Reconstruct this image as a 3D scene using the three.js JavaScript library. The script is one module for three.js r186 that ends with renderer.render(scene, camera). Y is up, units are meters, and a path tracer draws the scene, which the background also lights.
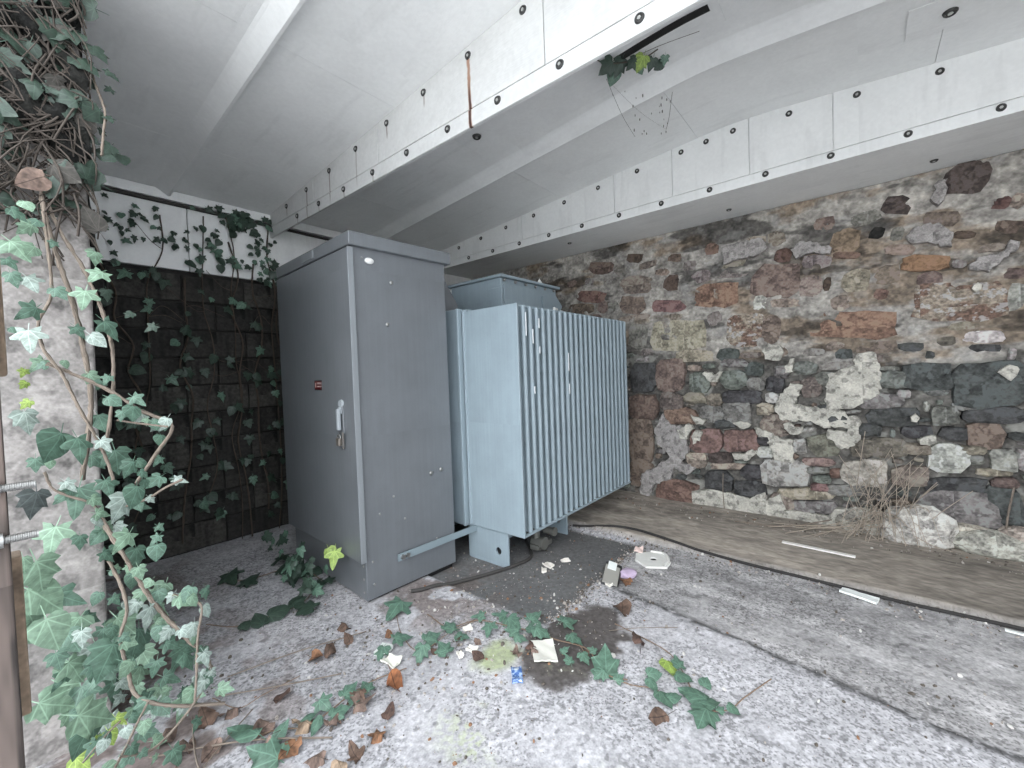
import * as THREE from 'three';
import { mergeGeometries, toCreasedNormals } from 'three/addons/utils/BufferGeometryUtils.js';
import { RoundedBoxGeometry } from 'three/addons/geometries/RoundedBoxGeometry.js';

// ---------------------------------------------------------------- camera, sky, exposure
const scene = new THREE.Scene();
const camera = new THREE.PerspectiveCamera(84.0, 1024 / 768, 0.05, 200);
camera.position.set(0, 1.35, 0);
camera.rotation.order = 'YXZ';
camera.rotation.set(-1.487 * Math.PI / 180, -50.564 * Math.PI / 180, -2.076 * Math.PI / 180);
scene.background = new THREE.Color().setRGB(0.91, 0.965, 1.03);      // even overcast sky
const sun = new THREE.DirectionalLight(0xfaf7f2, 0.22);            // veiled sun behind the cloud, very soft
sun.position.set(-4, 5.2, 1.6); sun.target.position.set(1.5, 0, -0.8); sun.castShadow = true; sun.shadow.radius = 55; sun.shadow.mapSize.set(2048, 2048);
Object.assign(sun.shadow.camera, { left: -6, right: 6, top: 6, bottom: -6, near: 0.5, far: 20 }); sun.name = 'veiled_sun'; scene.add(sun, sun.target);
const renderer = new THREE.WebGLRenderer({ antialias: true });
renderer.toneMapping = THREE.LinearToneMapping;
renderer.toneMappingExposure = 5.0;
renderer.shadowMap.enabled = true;

// ---------------------------------------------------------------- helpers
let seed = 7;
const rnd = () => { seed = (seed * 1664525 + 1013904223) >>> 0; return seed / 4294967296; };
const rr = (a, b) => a + (b - a) * rnd();
const V = (x, y, z) => new THREE.Vector3(x, y, z);
const clamp = (x, a = 0, b = 1) => Math.min(b, Math.max(a, x));
const mix = (a, b, t) => a + (b - a) * t;
const smooth = (a, b, x) => { const t = clamp((x - a) / (b - a)); return t * t * (3 - 2 * t); };
const HT = new Float32Array(65536); { let s = 99; for (let i = 0; i < 65536; i++) { s = (s * 1664525 + 1013904223) >>> 0; HT[i] = s / 4294967296; } }
const hash = (x, y) => HT[((x * 73856093) ^ (y * 19349663)) & 65535];
function vnoise(x, y) {
  const xi = Math.floor(x), yi = Math.floor(y), fx = x - xi, fy = y - yi;
  const u = fx * fx * (3 - 2 * fx), v = fy * fy * (3 - 2 * fy);
  const a = hash(xi, yi), b = hash(xi + 1, yi), c = hash(xi, yi + 1), d = hash(xi + 1, yi + 1);
  return a + (b - a) * u + (c - a) * v + (a - b - c + d) * u * v;
}
function fbm(x, y, o = 4) { let s = 0, a = 0.5, n = 0; for (let i = 0; i < o; i++) { s += a * vnoise(x, y); n += a; x = x * 2.03 + 17.3; y = y * 2.03 + 9.1; a *= 0.5; } return s / n; }
function tex(w, h, fn, srgb = true) {
  const d = new Uint8Array(w * h * 4);
  for (let j = 0; j < h; j++) for (let i = 0; i < w; i++) {
    const c = fn((i + 0.5) / w, (j + 0.5) / h), k = (j * w + i) * 4;
    if (c.length) { d[k] = clamp(c[0]) * 255; d[k + 1] = clamp(c[1]) * 255; d[k + 2] = clamp(c[2]) * 255; } else d[k] = d[k + 1] = d[k + 2] = clamp(c) * 255;
    d[k + 3] = 255;
  }
  const t = new THREE.DataTexture(d, w, h); t.wrapS = t.wrapT = THREE.RepeatWrapping;
  t.magFilter = THREE.LinearFilter; t.minFilter = THREE.LinearMipmapLinearFilter; t.generateMipmaps = true;
  if (srgb) t.colorSpace = THREE.SRGBColorSpace; t.needsUpdate = true; return t;
}
const M = (color, o = {}) => new THREE.MeshStandardMaterial({ color, roughness: 0.85, side: THREE.DoubleSide, ...o });
const taken = {};
function numbered(n) { if (taken[n] === undefined) { taken[n] = 0; return n; } taken[n]++; return n + '_' + String(taken[n]).padStart(3, '0'); }
function sh(m) { m.castShadow = m.receiveShadow = true; return m; }
function part(name, geo, mat, parent) { const m = sh(new THREE.Mesh(geo, mat)); m.name = name; parent.add(m); return m; }
function group(name, label, category, pos = [0, 0, 0], grp) {
  const g = new THREE.Group(); g.name = numbered(name); g.position.set(...pos); scene.add(g);
  if (label) g.userData.label = label; if (category) g.userData.category = category; if (grp) g.userData.group = grp; return g;
}
function structure(name, label) { const g = new THREE.Group(); g.name = name; g.userData.kind = 'structure'; if (label) g.userData.label = label; scene.add(g); return g; }
function single(name, geo, mat, label, category, grp) {
  const m = sh(new THREE.Mesh(geo, mat)); m.name = numbered(name); m.userData = { label, category }; if (grp) m.userData.group = grp; scene.add(m); return m;
}
const box = (x0, x1, y0, y1, z0, z1) => { const g = new THREE.BoxGeometry(x1 - x0, y1 - y0, z1 - z0); g.translate((x0 + x1) / 2, (y0 + y1) / 2, (z0 + z1) / 2); return g; };
const rbox = (x0, x1, y0, y1, z0, z1, r = 0.004) => { const g = new RoundedBoxGeometry(x1 - x0, y1 - y0, z1 - z0, 2, r); g.translate((x0 + x1) / 2, (y0 + y1) / 2, (z0 + z1) / 2); return g; };
const merge = (a) => mergeGeometries(a.map((g) => { const q = g.index ? g.toNonIndexed() : g; for (const k of Object.keys(q.attributes)) if (!['position', 'normal', 'uv'].includes(k)) q.deleteAttribute(k); return q; }), false);
function tube(pts, r, seg = 24, rad = 6) { return new THREE.TubeGeometry(new THREE.CatmullRomCurve3(pts.map((p) => p.isVector3 ? p : V(...p))), seg, r, rad, false); }
// uv in metres from the dominant normal, so that patterns keep their size
function worldUV(g, s = 1) {
  if (g.index) g = g.toNonIndexed(); g.computeVertexNormals();
  const p = g.attributes.position, n = g.attributes.normal, uv = new Float32Array(p.count * 2);
  for (let i = 0; i < p.count; i++) {
    const ax = Math.abs(n.getX(i)), ay = Math.abs(n.getY(i)), az = Math.abs(n.getZ(i));
    let u, v; if (ax >= ay && ax >= az) { u = p.getZ(i); v = p.getY(i); } else if (ay >= az) { u = p.getX(i); v = p.getZ(i); } else { u = p.getX(i); v = p.getY(i); }
    uv[2 * i] = u * s; uv[2 * i + 1] = v * s;
  }
  g.setAttribute('uv', new THREE.BufferAttribute(uv, 2)); return g;
}

// ---------------------------------------------------------------- surveyed positions (metres)
const STONES = '-1.814,2.491,0.187,0.092,-0.19,db -2.199,2.463,0.318,0.13,-0.18,bd -2.332,2.165,0.379,0.133,-0.14,rb -2.452,2.046,0.338,0.124,-0.12,bd -1.806,2.216,0.35,0.185,-0.16,tg -1.855,2.015,0.288,0.187,-0.13,bm -1.446,2.178,0.158,0.166,-0.16,db -1.532,2.301,0.152,0.069,-0.18,pk -1.482,1.957,0.357,0.128,-0.13,rd -1.038,2.002,0.399,0.23,-0.14,ob -1.402,2.414,0.137,0.077,-0.2,bd -0.561,2.053,0.386,0.305,-0.16,bm -0.507,2.262,0.124,0.117,-0.2,dr -1.063,2.43,0.123,0.11,-0.21,rb -0.093,2.288,0.202,0.186,-0.22,tb -0.095,2.179,0.189,0.062,-0.2,rb -0.281,2.16,0.202,0.113,-0.19,mg -0.211,1.971,0.052,0.104,-0.16,db -0.317,1.972,0.163,0.179,-0.16,mt -0.03,1.966,0.183,0.185,-0.16,tn -0.684,1.882,0.108,0.139,-0.13,wh -0.499,1.857,0.217,0.076,-0.13,tn 0.211,2.483,0.176,0.138,-0.27,dp 0.567,2.568,0.232,0.229,-0.3,dp 0.717,2.357,0.101,0.085,-0.27,dr 0.795,2.348,0.071,0.103,-0.27,tn 0.445,2.321,0.195,0.104,-0.25,mb 0.551,2.185,0.117,0.055,-0.23,db 0.768,2.187,0.151,0.084,-0.24,bd 0.097,2.305,0.088,0.09,-0.23,bk 0.361,2.03,0.263,0.121,-0.19,ru 0.526,1.992,0.078,0.062,-0.19,gr 0.209,2.272,0.079,0.102,-0.23,gr 0.224,2.151,0.178,0.08,-0.21,pk 0.519,1.73,0.489,0.277,-0.13,bx 0.115,1.844,0.086,0.083,-0.14,rb -0.052,1.627,0.565,0.218,-0.1,ob 0.784,1.728,0.087,0.183,-0.14,lg 0.776,1.886,0.105,0.078,-0.17,mb 0.64,1.478,0.212,0.088,-0.08,wh 0.645,1.403,0.157,0.054,-0.06,dk 0.277,1.434,0.145,0.066,-0.07,dk 0.377,1.37,0.052,0.057,-0.05,dk 0.458,1.464,0.1,0.07,-0.08,gb 0.058,1.357,0.129,0.069,-0.05,gb -0.111,1.404,0.113,0.079,-0.06,dg -0.305,1.432,0.148,0.065,-0.06,gr 0.355,1.212,0.26,0.195,-0.02,dg 0.666,1.151,0.365,0.298,-0.01,dg 0.177,1.194,0.19,0.128,-0.02,gg 0.101,1.035,0.266,0.115,0.01,gy 0.236,1.089,0.077,0.059,0.0,lg 0.405,1.104,0.122,0.057,0.0,gg 0.445,0.933,0.136,0.136,0.04,gy 0.568,1.007,0.172,0.062,0.02,gy 0.674,0.948,0.283,0.109,0.03,dk 0.646,0.803,0.171,0.171,0.07,br 0.463,0.634,0.211,0.214,0.1,wg 0.585,0.702,0.133,0.063,0.09,tg 0.727,0.64,0.126,0.155,0.1,lg 0.81,0.655,0.052,0.146,0.1,lg 0.682,0.56,0.174,0.055,0.12,tn 0.603,0.634,0.066,0.062,0.1,gy 0.351,0.754,0.089,0.058,0.07,wh 0.168,0.915,0.293,0.128,0.04,dk 0.304,0.81,0.16,0.088,0.06,dk 0.489,0.807,0.148,0.092,0.06,dk 0.138,0.678,0.229,0.145,0.08,gb 0.303,0.685,0.161,0.081,0.09,tg -0.005,0.47,0.28,0.197,0.12,pw 0.258,0.48,0.209,0.157,0.13,tg 0.51,0.256,0.421,0.285,0.18,gy 0.721,0.328,0.191,0.286,0.17,dg 0.496,0.446,0.299,0.1,0.14,dk 0.726,0.491,0.135,0.068,0.14,mb -0.605,1.639,0.149,0.258,-0.09,bm -0.782,1.655,0.365,0.292,-0.09,bx -0.368,1.303,0.165,0.108,-0.04,gg -0.189,1.208,0.219,0.105,-0.02,gy -0.329,1.145,0.136,0.165,-0.01,gb -0.249,0.67,0.225,0.172,0.08,og -0.597,0.808,0.232,0.192,0.05,tg -0.523,0.407,0.353,0.225,0.12,lg -0.291,0.526,0.216,0.066,0.1,pk -0.292,0.46,0.162,0.058,0.12,gy -0.266,0.389,0.114,0.066,0.13,gg -0.174,0.449,0.078,0.073,0.12,rb -0.287,0.319,0.122,0.067,0.14,rd -0.377,0.248,0.379,0.093,0.15,tn -0.542,0.153,0.164,0.14,0.16,tg -0.33,0.146,0.305,0.101,0.17,gy -0.009,0.666,0.145,0.141,0.08,gb -0.112,0.32,0.255,0.089,0.15,gy -0.419,0.648,0.099,0.119,0.08,lg -0.155,0.879,0.166,0.096,0.04,dk 0.04,0.81,0.142,0.093,0.06,dk -1.392,1.653,0.54,0.303,-0.08,ty -1.8,1.686,0.217,0.269,-0.08,gr -1.247,1.449,0.387,0.115,-0.05,tn -0.949,1.442,0.201,0.128,-0.05,dg -0.762,1.432,0.173,0.053,-0.05,gb -1.48,1.272,0.296,0.309,-0.02,bm -1.759,1.248,0.279,0.29,-0.02,dk -1.198,1.189,0.181,0.191,-0.01,gg -0.912,1.213,0.215,0.164,-0.02,gg -0.9,1.367,0.231,0.082,-0.04,gy -0.741,1.307,0.149,0.115,-0.03,dg -1.24,1.334,0.129,0.058,-0.04,tn -1.247,1.045,0.203,0.096,0.01,tg -1.077,1.028,0.14,0.113,0.01,tg -0.841,1.058,0.308,0.117,0.01,dk -0.728,1.174,0.14,0.106,-0.01,gy -0.663,0.954,0.137,0.097,0.03,ty -1.477,1.003,0.237,0.19,0.02,gb -1.768,0.946,0.302,0.251,0.02,bd -1.098,0.896,0.211,0.161,0.03,gy -1.393,0.866,0.309,0.158,0.04,tb -0.877,0.912,0.23,0.21,0.03,gy -0.987,0.807,0.187,0.084,0.05,dk -1.157,0.636,0.297,0.211,0.07,rd -0.857,0.658,0.286,0.192,0.07,rd -1.243,0.445,0.176,0.146,0.1,ty -1.037,0.485,0.209,0.104,0.1,dp -0.97,0.417,0.29,0.056,0.11,tn -1.051,0.267,0.246,0.189,0.13,dk -0.662,0.575,0.154,0.097,0.09,wg -0.675,0.68,0.108,0.088,0.07,dk -0.782,0.384,0.161,0.127,0.12,dk -0.793,0.229,0.243,0.145,0.14,dk -1.452,0.093,0.419,0.263,0.15,rb -1.81,0.598,0.285,0.465,0.07,bp -1.799,0.241,0.264,0.276,0.12,bp -0.584,1.172,0.133,0.138,-0.01,dk -0.531,1.274,0.102,0.102,-0.03,gy -0.608,1.051,0.105,0.087,0.01,wg -0.477,1.052,0.114,0.102,0.01,gy';
const PLASTER = [[[-0.583,0.972],[-0.511,1.12],[-0.466,1.173],[-0.389,1.159],[-0.446,1.001],[-0.338,0.977],[-0.234,0.967],[-0.222,1.107],[-0.21,1.246],[-0.052,1.303],[-0.022,1.399],[0.071,1.4],[0.105,1.226],[0.094,1.095],[-0.056,0.984],[-0.153,0.982],[-0.105,0.921],[-0.028,0.899],[-0.02,0.764],[-0.059,0.688],[-0.138,0.656],[-0.227,0.751],[-0.216,0.803],[-0.097,0.784],[-0.086,0.822],[-0.155,0.831],[-0.257,0.826],[-0.329,0.874],[-0.527,0.866]],[[-0.741,0.787],[-0.657,0.764],[-0.553,0.703],[-0.462,0.696],[-0.465,0.509],[-0.59,0.523],[-0.623,0.657],[-0.706,0.706]],[[-1.638,0.717],[-1.553,0.88],[-1.478,0.773],[-1.372,0.763],[-1.33,0.627],[-1.318,0.521],[-1.396,0.405],[-1.249,0.375],[-1.338,0.303],[-1.458,0.367],[-1.492,0.237],[-1.67,0.149],[-1.723,0.027],[-1.806,0.047],[-1.783,0.249],[-1.615,0.35],[-1.486,0.458],[-1.609,0.575]],[[-1.284,0.141],[-1.112,0.182],[-0.925,0.166],[-0.785,0.145],[-0.735,0.195],[-0.674,0.218],[-0.663,0.15],[-0.563,0.221],[-0.524,0.105],[-0.751,-0.005],[-1.273,-0.01]],[[-0.615,0.183],[-0.535,0.087],[-0.434,0.098],[-0.222,0.091],[-0.18,0.163],[-0.052,0.185],[0.052,0.179],[0.069,0.109],[-0.025,-0.021],[-0.223,-0.012],[-0.459,-0.047],[-0.666,-0.006]],[[-0.668,1.462],[-0.619,1.52],[-0.539,1.495],[-0.517,1.44],[-0.553,1.375],[-0.645,1.393]],[[-0.502,1.32],[-0.44,1.383],[-0.453,1.278],[-0.498,1.273]],[[-1.157,1.279],[-1.087,1.285],[-1.068,1.255],[-0.993,1.289],[-1.035,1.203],[-1.089,1.204]],[[-0.516,0.833],[-0.482,0.848],[-0.449,0.809],[-0.389,0.813],[-0.401,0.766],[-0.472,0.755],[-0.511,0.799]],[[-0.917,0.542],[-0.84,0.542],[-0.764,0.591],[-0.734,0.566],[-0.79,0.504],[-0.905,0.507]],[[-1.273,0.882],[-1.223,0.861],[-1.139,0.842],[-1.168,0.803],[-1.225,0.801]],[[-1.403,0.73],[-1.297,0.797],[-1.262,0.753],[-1.299,0.706],[-1.315,0.651],[-1.382,0.654]],[[-0.905,0.823],[-0.834,0.836],[-0.772,0.815],[-0.823,0.78]],[[-1.271,0.677],[-1.226,0.74],[-1.177,0.721],[-1.199,0.667],[-1.258,0.609]],[[0.585,1.806],[0.608,1.839],[0.622,1.826],[0.618,1.801],[0.6,1.787]],[[0.697,1.24],[0.746,1.28],[0.774,1.269],[0.77,1.217],[0.749,1.187],[0.718,1.219]],[[0.572,1.972],[0.637,2.012],[0.708,2.019],[0.756,2.091],[0.79,2.073],[0.776,2.025],[0.708,1.967],[0.658,1.914],[0.593,1.936]],[[0.259,2.235],[0.309,2.29],[0.421,2.285],[0.491,2.203],[0.482,2.119],[0.381,2.163],[0.283,2.184]],[[0.399,2.499],[0.424,2.574],[0.462,2.578],[0.454,2.472],[0.422,2.416],[0.399,2.444]],[[0.313,0.76],[0.338,0.779],[0.394,0.788],[0.394,0.749],[0.362,0.729],[0.321,0.732]],[[0.272,0.925],[0.293,0.943],[0.31,0.92],[0.297,0.893],[0.276,0.896]],[[-0.441,2.283],[-0.386,2.335],[-0.302,2.304],[-0.18,2.241],[-0.191,2.206],[-0.324,2.233],[-0.41,2.212]],[[-0.966,2.406],[-0.85,2.423],[-0.655,2.421],[-0.621,2.347],[-0.681,2.292],[-0.84,2.296],[-0.956,2.263]]];
const PILLAR_LEAVES = [[0.094,1.937,-2.043,0.05,'b'],[0.076,1.902,-2.042,0.055,'m'],[0.089,1.878,-2.107,0.064,'b'],[0.114,1.916,-2.157,0.046,'m'],[0.077,1.827,-2.208,0.08,'b'],[0.101,1.816,-2.136,0.059,'b'],[0.056,1.762,-2.13,0.044,'m'],[0.06,1.726,-2.21,0.059,'m'],[0.099,1.718,-2.209,0.067,'p'],[0.239,1.789,-2,0.06,'b'],[0.246,1.744,-2.076,0.062,'b'],[0.153,1.854,-2.168,0.034,'m'],[0.161,1.679,-2.124,0.054,'m'],[0.205,1.648,-2.006,0.078,'b'],[0.078,1.594,-2.023,0.067,'m'],[0.079,1.509,-2.034,0.08,'p'],[0.055,1.547,-2.134,0.038,'m'],[0.282,1.558,-2.112,0.078,'m'],[0.24,1.517,-2.071,0.062,'p'],[0.1,1.435,-2.207,0.061,'b'],[0.064,1.406,-2.098,0.032,'y'],[0.065,1.368,-2.16,0.033,'y'],[0.062,1.306,-2.026,0.037,'y'],[0.069,1.242,-2.206,0.087,'p'],[0.121,1.164,-2.071,0.117,'m'],[0.176,1.146,-2.029,0.092,'m'],[0.248,1.223,-2.17,0.086,'m'],[0.238,1.15,-2.023,0.054,'p'],[0.315,1.257,-2.028,0.063,'m'],[0.29,1.066,-2.216,0.105,'m'],[0.301,1.051,-2.064,0.071,'m'],[0.237,1.075,-2.22,0.073,'m'],[0.393,1.195,-2.109,0.053,'p'],[0.244,1.36,-2.124,0.049,'m'],[0.207,1.552,-2.175,0.056,'m'],[0.282,1.69,-2.149,0.043,'d'],[0.38,1.564,-2.043,0.044,'d'],[0.339,1.623,-2.15,0.037,'d'],[0.168,0.953,-2.131,0.112,'m'],[0.064,1.004,-1.949,0.085,'g'],[0.267,0.922,-2.032,0.099,'p'],[0.289,0.978,-1.916,0.082,'m'],[0.248,0.988,-2.102,0.072,'m'],[0.102,0.852,-2.074,0.106,'b'],[0.036,0.838,-1.916,0.053,'b'],[0.069,0.762,-2.013,0.114,'b'],[0.074,0.689,-2.013,0.127,'b'],[0.132,0.636,-2.102,0.11,'m'],[0.05,0.573,-2.175,0.122,'b'],[0.08,0.627,-1.872,0.132,'b'],[0.034,0.535,-2.152,0.08,'b'],[0.25,0.836,-1.901,0.08,'b'],[0.306,0.722,-2.059,0.081,'m'],[0.33,0.783,-1.866,0.062,'m'],[0.358,0.774,-2.048,0.045,'m'],[0.345,0.86,-1.871,0.03,'m'],[0.357,0.592,-1.996,0.066,'b'],[0.317,0.555,-2.101,0.068,'b'],[0.31,0.539,-1.935,0.084,'p'],[0.338,0.466,-1.957,0.058,'m'],[0.377,0.575,-1.954,0.041,'p'],[0.242,0.604,-2.027,0.042,'m'],[0.299,0.394,-2.107,0.105,'m'],[0.202,0.435,-1.968,0.148,'m'],[0.264,0.237,-2.145,0.053,'p'],[0.321,0.347,-1.952,0.057,'m'],[0.378,0.397,-1.97,0.066,'m'],[0.417,0.296,-2.056,0.093,'m'],[0.411,0.34,-1.916,0.073,'m'],[0.128,0.303,-2.116,0.138,'b'],[0.087,0.318,-2.051,0.118,'b'],[0.165,0.292,-1.917,0.142,'b'],[0.156,0.3,-2.054,0.096,'m'],[0.138,0.231,-1.945,0.116,'m'],[0.228,0.207,-1.978,0.048,'y'],[0.19,0.234,-1.869,0.045,'y'],[0.161,0.25,-1.853,0.031,'y'],[0.129,0.153,-1.941,0.058,'y'],[0.272,0.265,-1.913,0.082,'m'],[0.463,0.074,-2.13,0.074,'m'],[0.43,0.073,-1.945,0.053,'m'],[0.358,0.027,-1.9,0.071,'m'],[0.131,0.51,-2.048,0.08,'m'],[0.095,0.483,-1.997,0.064,'m'],[0.097,0.405,-2.022,0.065,'m'],[0.15,0.878,-1.864,0.043,'m'],[0.212,0.83,-2.075,0.056,'m'],[0.231,0.759,-2.047,0.056,'m'],[0.309,0.605,-2.18,0.062,'m'],[0.194,0.627,-2.041,0.041,'m'],[0.412,0.195,-1.972,0.053,'m'],[0.458,0.273,-1.871,0.059,'m']];
const EAVE_LEAVES = [[0.275,2.545,-2.208,0.094,'d'],[0.226,2.524,-2.267,0.075,'d'],[0.344,2.54,-2.201,0.058,'d'],[0.273,2.528,-2.281,0.078,'d'],[0.176,2.422,-2.218,0.048,'d'],[0.215,2.445,-2.284,0.057,'d'],[0.335,2.511,-2.259,0.04,'d'],[0.27,2.456,-2.293,0.065,'d'],[0.282,2.378,-2.214,0.082,'d'],[0.329,2.378,-2.217,0.042,'d'],[0.312,2.349,-2.286,0.04,'d'],[0.277,2.294,-2.247,0.051,'d'],[0.297,2.254,-2.274,0.046,'d'],[0.322,2.274,-2.251,0.053,'d'],[0.319,2.239,-2.245,0.046,'d'],[0.37,2.266,-2.289,0.061,'d'],[0.311,2.611,-2.214,0.07,'d']];
const STRAND_LEAVES = [[1.63,0.03,-1.644,0.068,'m'],[1.711,0.03,-1.557,0.077,'m'],[1.479,0.03,-1.705,0.066,'m'],[1.456,0.03,-1.576,0.066,'m'],[1.57,0.03,-1.509,0.078,'m'],[1.7,0.03,-1.447,0.083,'m'],[1.642,0.03,-1.41,0.072,'m'],[1.827,0.03,-1.397,0.089,'m'],[1.72,0.03,-1.348,0.065,'m'],[1.714,0.03,-1.265,0.095,'m'],[1.619,0.03,-1.331,0.062,'m'],[1.886,0.03,-1.214,0.091,'m'],[1.768,0.03,-1.105,0.074,'m'],[1.676,0.03,-1.11,0.042,'m'],[1.628,0.03,-1.063,0.043,'m'],[1.674,0.03,-1,0.06,'m'],[1.75,0.03,-1.009,0.039,'m'],[1.71,0.03,-0.915,0.128,'m'],[1.621,0.03,-0.9,0.054,'m'],[1.656,0.03,-0.821,0.046,'m'],[1.337,0.03,-1.594,0.076,'m'],[1.393,0.03,-2.063,0.142,'m'],[1.269,0.03,-1.82,0.087,'m'],[1.13,0.03,-1.804,0.068,'m'],[1.359,0.03,-1.697,0.087,'m'],[1.236,0.03,-1.641,0.082,'m'],[1.334,0.03,-1.586,0.076,'m'],[1.475,0.03,-1.696,0.073,'m']];
const CLUMP_LEAVES = [[1.839,0.03,-0.671,0.069,'y'],[1.9,0.03,-0.657,0.062,'m'],[1.817,0.03,-0.604,0.064,'m'],[1.761,0.03,-0.711,0.054,'m'],[1.694,0.03,-0.692,0.057,'m'],[1.649,0.03,-0.624,0.069,'m'],[1.687,0.03,-0.6,0.057,'m'],[1.74,0.03,-0.543,0.095,'m'],[1.734,0.03,-0.482,0.081,'m'],[1.641,0.03,-0.48,0.094,'m'],[1.842,0.03,-0.523,0.05,'m'],[1.73,0.03,-0.436,0.036,'m'],[1.758,0.03,-0.398,0.043,'m']];
const TRAIL_LEAVES = [[0.912,0.03,-1.706,0.073,'m'],[0.963,0.03,-1.668,0.067,'m'],[0.825,0.03,-1.625,0.075,'m'],[0.803,0.03,-1.708,0.064,'m'],[0.737,0.03,-1.64,0.072,'m'],[0.891,0.03,-1.646,0.052,'m'],[0.549,0.03,-1.819,0.136,'m'],[0.555,0.03,-1.658,0.122,'m'],[0.629,0.03,-1.712,0.071,'m'],[0.73,0.03,-1.701,0.061,'m']];
const CREEP_LEAVES = [[1.111,0.03,-2.659,0.113,'d'],[1.098,0.03,-2.529,0.12,'d'],[0.988,0.03,-2.599,0.108,'d'],[0.885,0.03,-2.609,0.087,'d'],[0.82,0.03,-2.624,0.062,'d']];
const CORNER_LEAVES = [[0.965,0.03,-3.308,0.148,'d'],[1.048,0.03,-3.19,0.126,'d'],[1.264,0.03,-3.203,0.134,'d'],[1.321,0.03,-3.038,0.131,'d'],[1.246,0.03,-2.764,0.121,'d'],[1.321,0.03,-2.729,0.082,'d'],[1.228,0.03,-2.972,0.126,'d'],[1.386,0.03,-2.945,0.109,'d'],[1.283,0.03,-3.355,0.116,'d']];
const PILLAR_STEMS = [[0.011,[[0.14,2.093,-2.24],[0.14,2.008,-2.23],[0.149,1.912,-2.22],[0.168,1.804,-2.21],[0.199,1.639,-2.2],[0.216,1.483,-2.19],[0.226,1.34,-2.18],[0.214,1.199,-2.17],[0.188,1.023,-2.16]]],[0.009,[[0.15,2.014,-2.24],[0.182,1.906,-2.22],[0.23,1.784,-2.2],[0.268,1.643,-2.18],[0.287,1.511,-2.16],[0.283,1.366,-2.14],[0.27,1.266,-2.12],[0.253,1.17,-2.1]]],[0.007,[[0.137,1.972,-2.2],[0.143,1.808,-2.183],[0.14,1.67,-2.167],[0.107,1.578,-2.15],[0.113,1.491,-2.133],[0.153,1.398,-2.117],[0.184,1.288,-2.1],[0.217,1.19,-2.083],[0.245,1.09,-2.067],[0.256,1.023,-2.05]]],[0.009,[[0.12,1.439,-2.15],[0.205,1.385,-2.121],[0.275,1.33,-2.093],[0.343,1.261,-2.064],[0.426,1.197,-2.036],[0.37,1.102,-2.007],[0.312,1.02,-1.979],[0.301,1.012,-1.95]]],[0.005,[[0.275,1.233,-2.05],[0.345,1.212,-2.025],[0.407,1.196,-2]]],[0.006,[[0.27,0.918,-2.05],[0.343,0.942,-2.017],[0.384,0.974,-1.983],[0.431,1,-1.95]]],[0.01,[[0.212,0.897,-2.1],[0.232,0.855,-2.064],[0.26,0.775,-2.029],[0.293,0.678,-1.993],[0.337,0.562,-1.957],[0.394,0.452,-1.921],[0.453,0.345,-1.886],[0.466,0.292,-1.85]]],[0.008,[[0.231,0.744,-2.05],[0.258,0.642,-2.019],[0.261,0.565,-1.987],[0.238,0.503,-1.956],[0.247,0.4,-1.925],[0.256,0.326,-1.894],[0.281,0.298,-1.863],[0.342,0.257,-1.831],[0.484,0.19,-1.8]]],[0.006,[[0.383,0.588,-1.95],[0.422,0.565,-1.92],[0.45,0.54,-1.89],[0.429,0.442,-1.86],[0.414,0.345,-1.83],[0.397,0.254,-1.8]]],[0.005,[[0.284,0.302,-1.85],[0.251,0.272,-1.817],[0.211,0.226,-1.783],[0.182,0.206,-1.75]]],[0.006,[[0.466,0.292,-1.85],[0.421,0.256,-1.825],[0.355,0.211,-1.8],[0.275,0.184,-1.775],[0.197,0.23,-1.75]]],[0.006,[[0.096,1.078,-2.1],[0.111,1.022,-2.09],[0.146,0.988,-2.08],[0.201,0.948,-2.07],[0.237,0.854,-2.06],[0.263,0.769,-2.05]]],[0.004,[[0.213,0.281,-1.85],[0.172,0.27,-1.825],[0.12,0.24,-1.8]]]];
const EAVE_STEMS = [[0.006,[[0.219,2.802,-2.3],[0.227,2.713,-2.286],[0.244,2.609,-2.271],[0.281,2.566,-2.257],[0.303,2.482,-2.243],[0.317,2.406,-2.229],[0.306,2.306,-2.214],[0.296,2.222,-2.2]]],[0.005,[[0.144,2.527,-2.3],[0.191,2.507,-2.27],[0.237,2.522,-2.24]]]];
const STRAND_STEMS = [[0.004,[[1.494,0.015,-1.904],[1.486,0.015,-1.714],[1.616,0.015,-1.632],[1.681,0.015,-1.444],[1.725,0.015,-1.292],[1.729,0.015,-1.199],[1.757,0.015,-1.039],[1.656,0.015,-0.888],[1.677,0.015,-0.796]]],[0.003,[[1.907,0.015,-1.228],[1.788,0.015,-1.118],[1.717,0.015,-1.016]]],[0.003,[[1.409,0.015,-2.086],[1.283,0.015,-1.841],[1.265,0.015,-1.679],[1.454,0.015,-1.674],[1.617,0.015,-1.64]]]];
const CLUMP_STEMS = [[0.0035,[[1.656,0.015,-0.888],[1.659,0.015,-0.774],[1.695,0.015,-0.68],[1.676,0.015,-0.634]]],[0.0035,[[2.022,0.015,-1.021],[1.997,0.015,-0.874],[1.947,0.015,-0.702],[1.826,0.015,-0.594],[1.707,0.015,-0.498],[1.756,0.015,-0.42],[1.865,0.015,-0.381],[2.045,0.015,-0.314]]]];
const TRAIL_STEMS = [[0.004,[[1.148,0.015,-1.633],[1.02,0.015,-1.688],[0.903,0.015,-1.692],[0.788,0.015,-1.679],[0.713,0.015,-1.679],[0.639,0.015,-1.752],[0.548,0.015,-1.803]]],[0.003,[[0.536,0.015,-2.154],[0.591,0.015,-1.996],[0.674,0.015,-1.998],[0.826,0.015,-1.984]]]];
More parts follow.
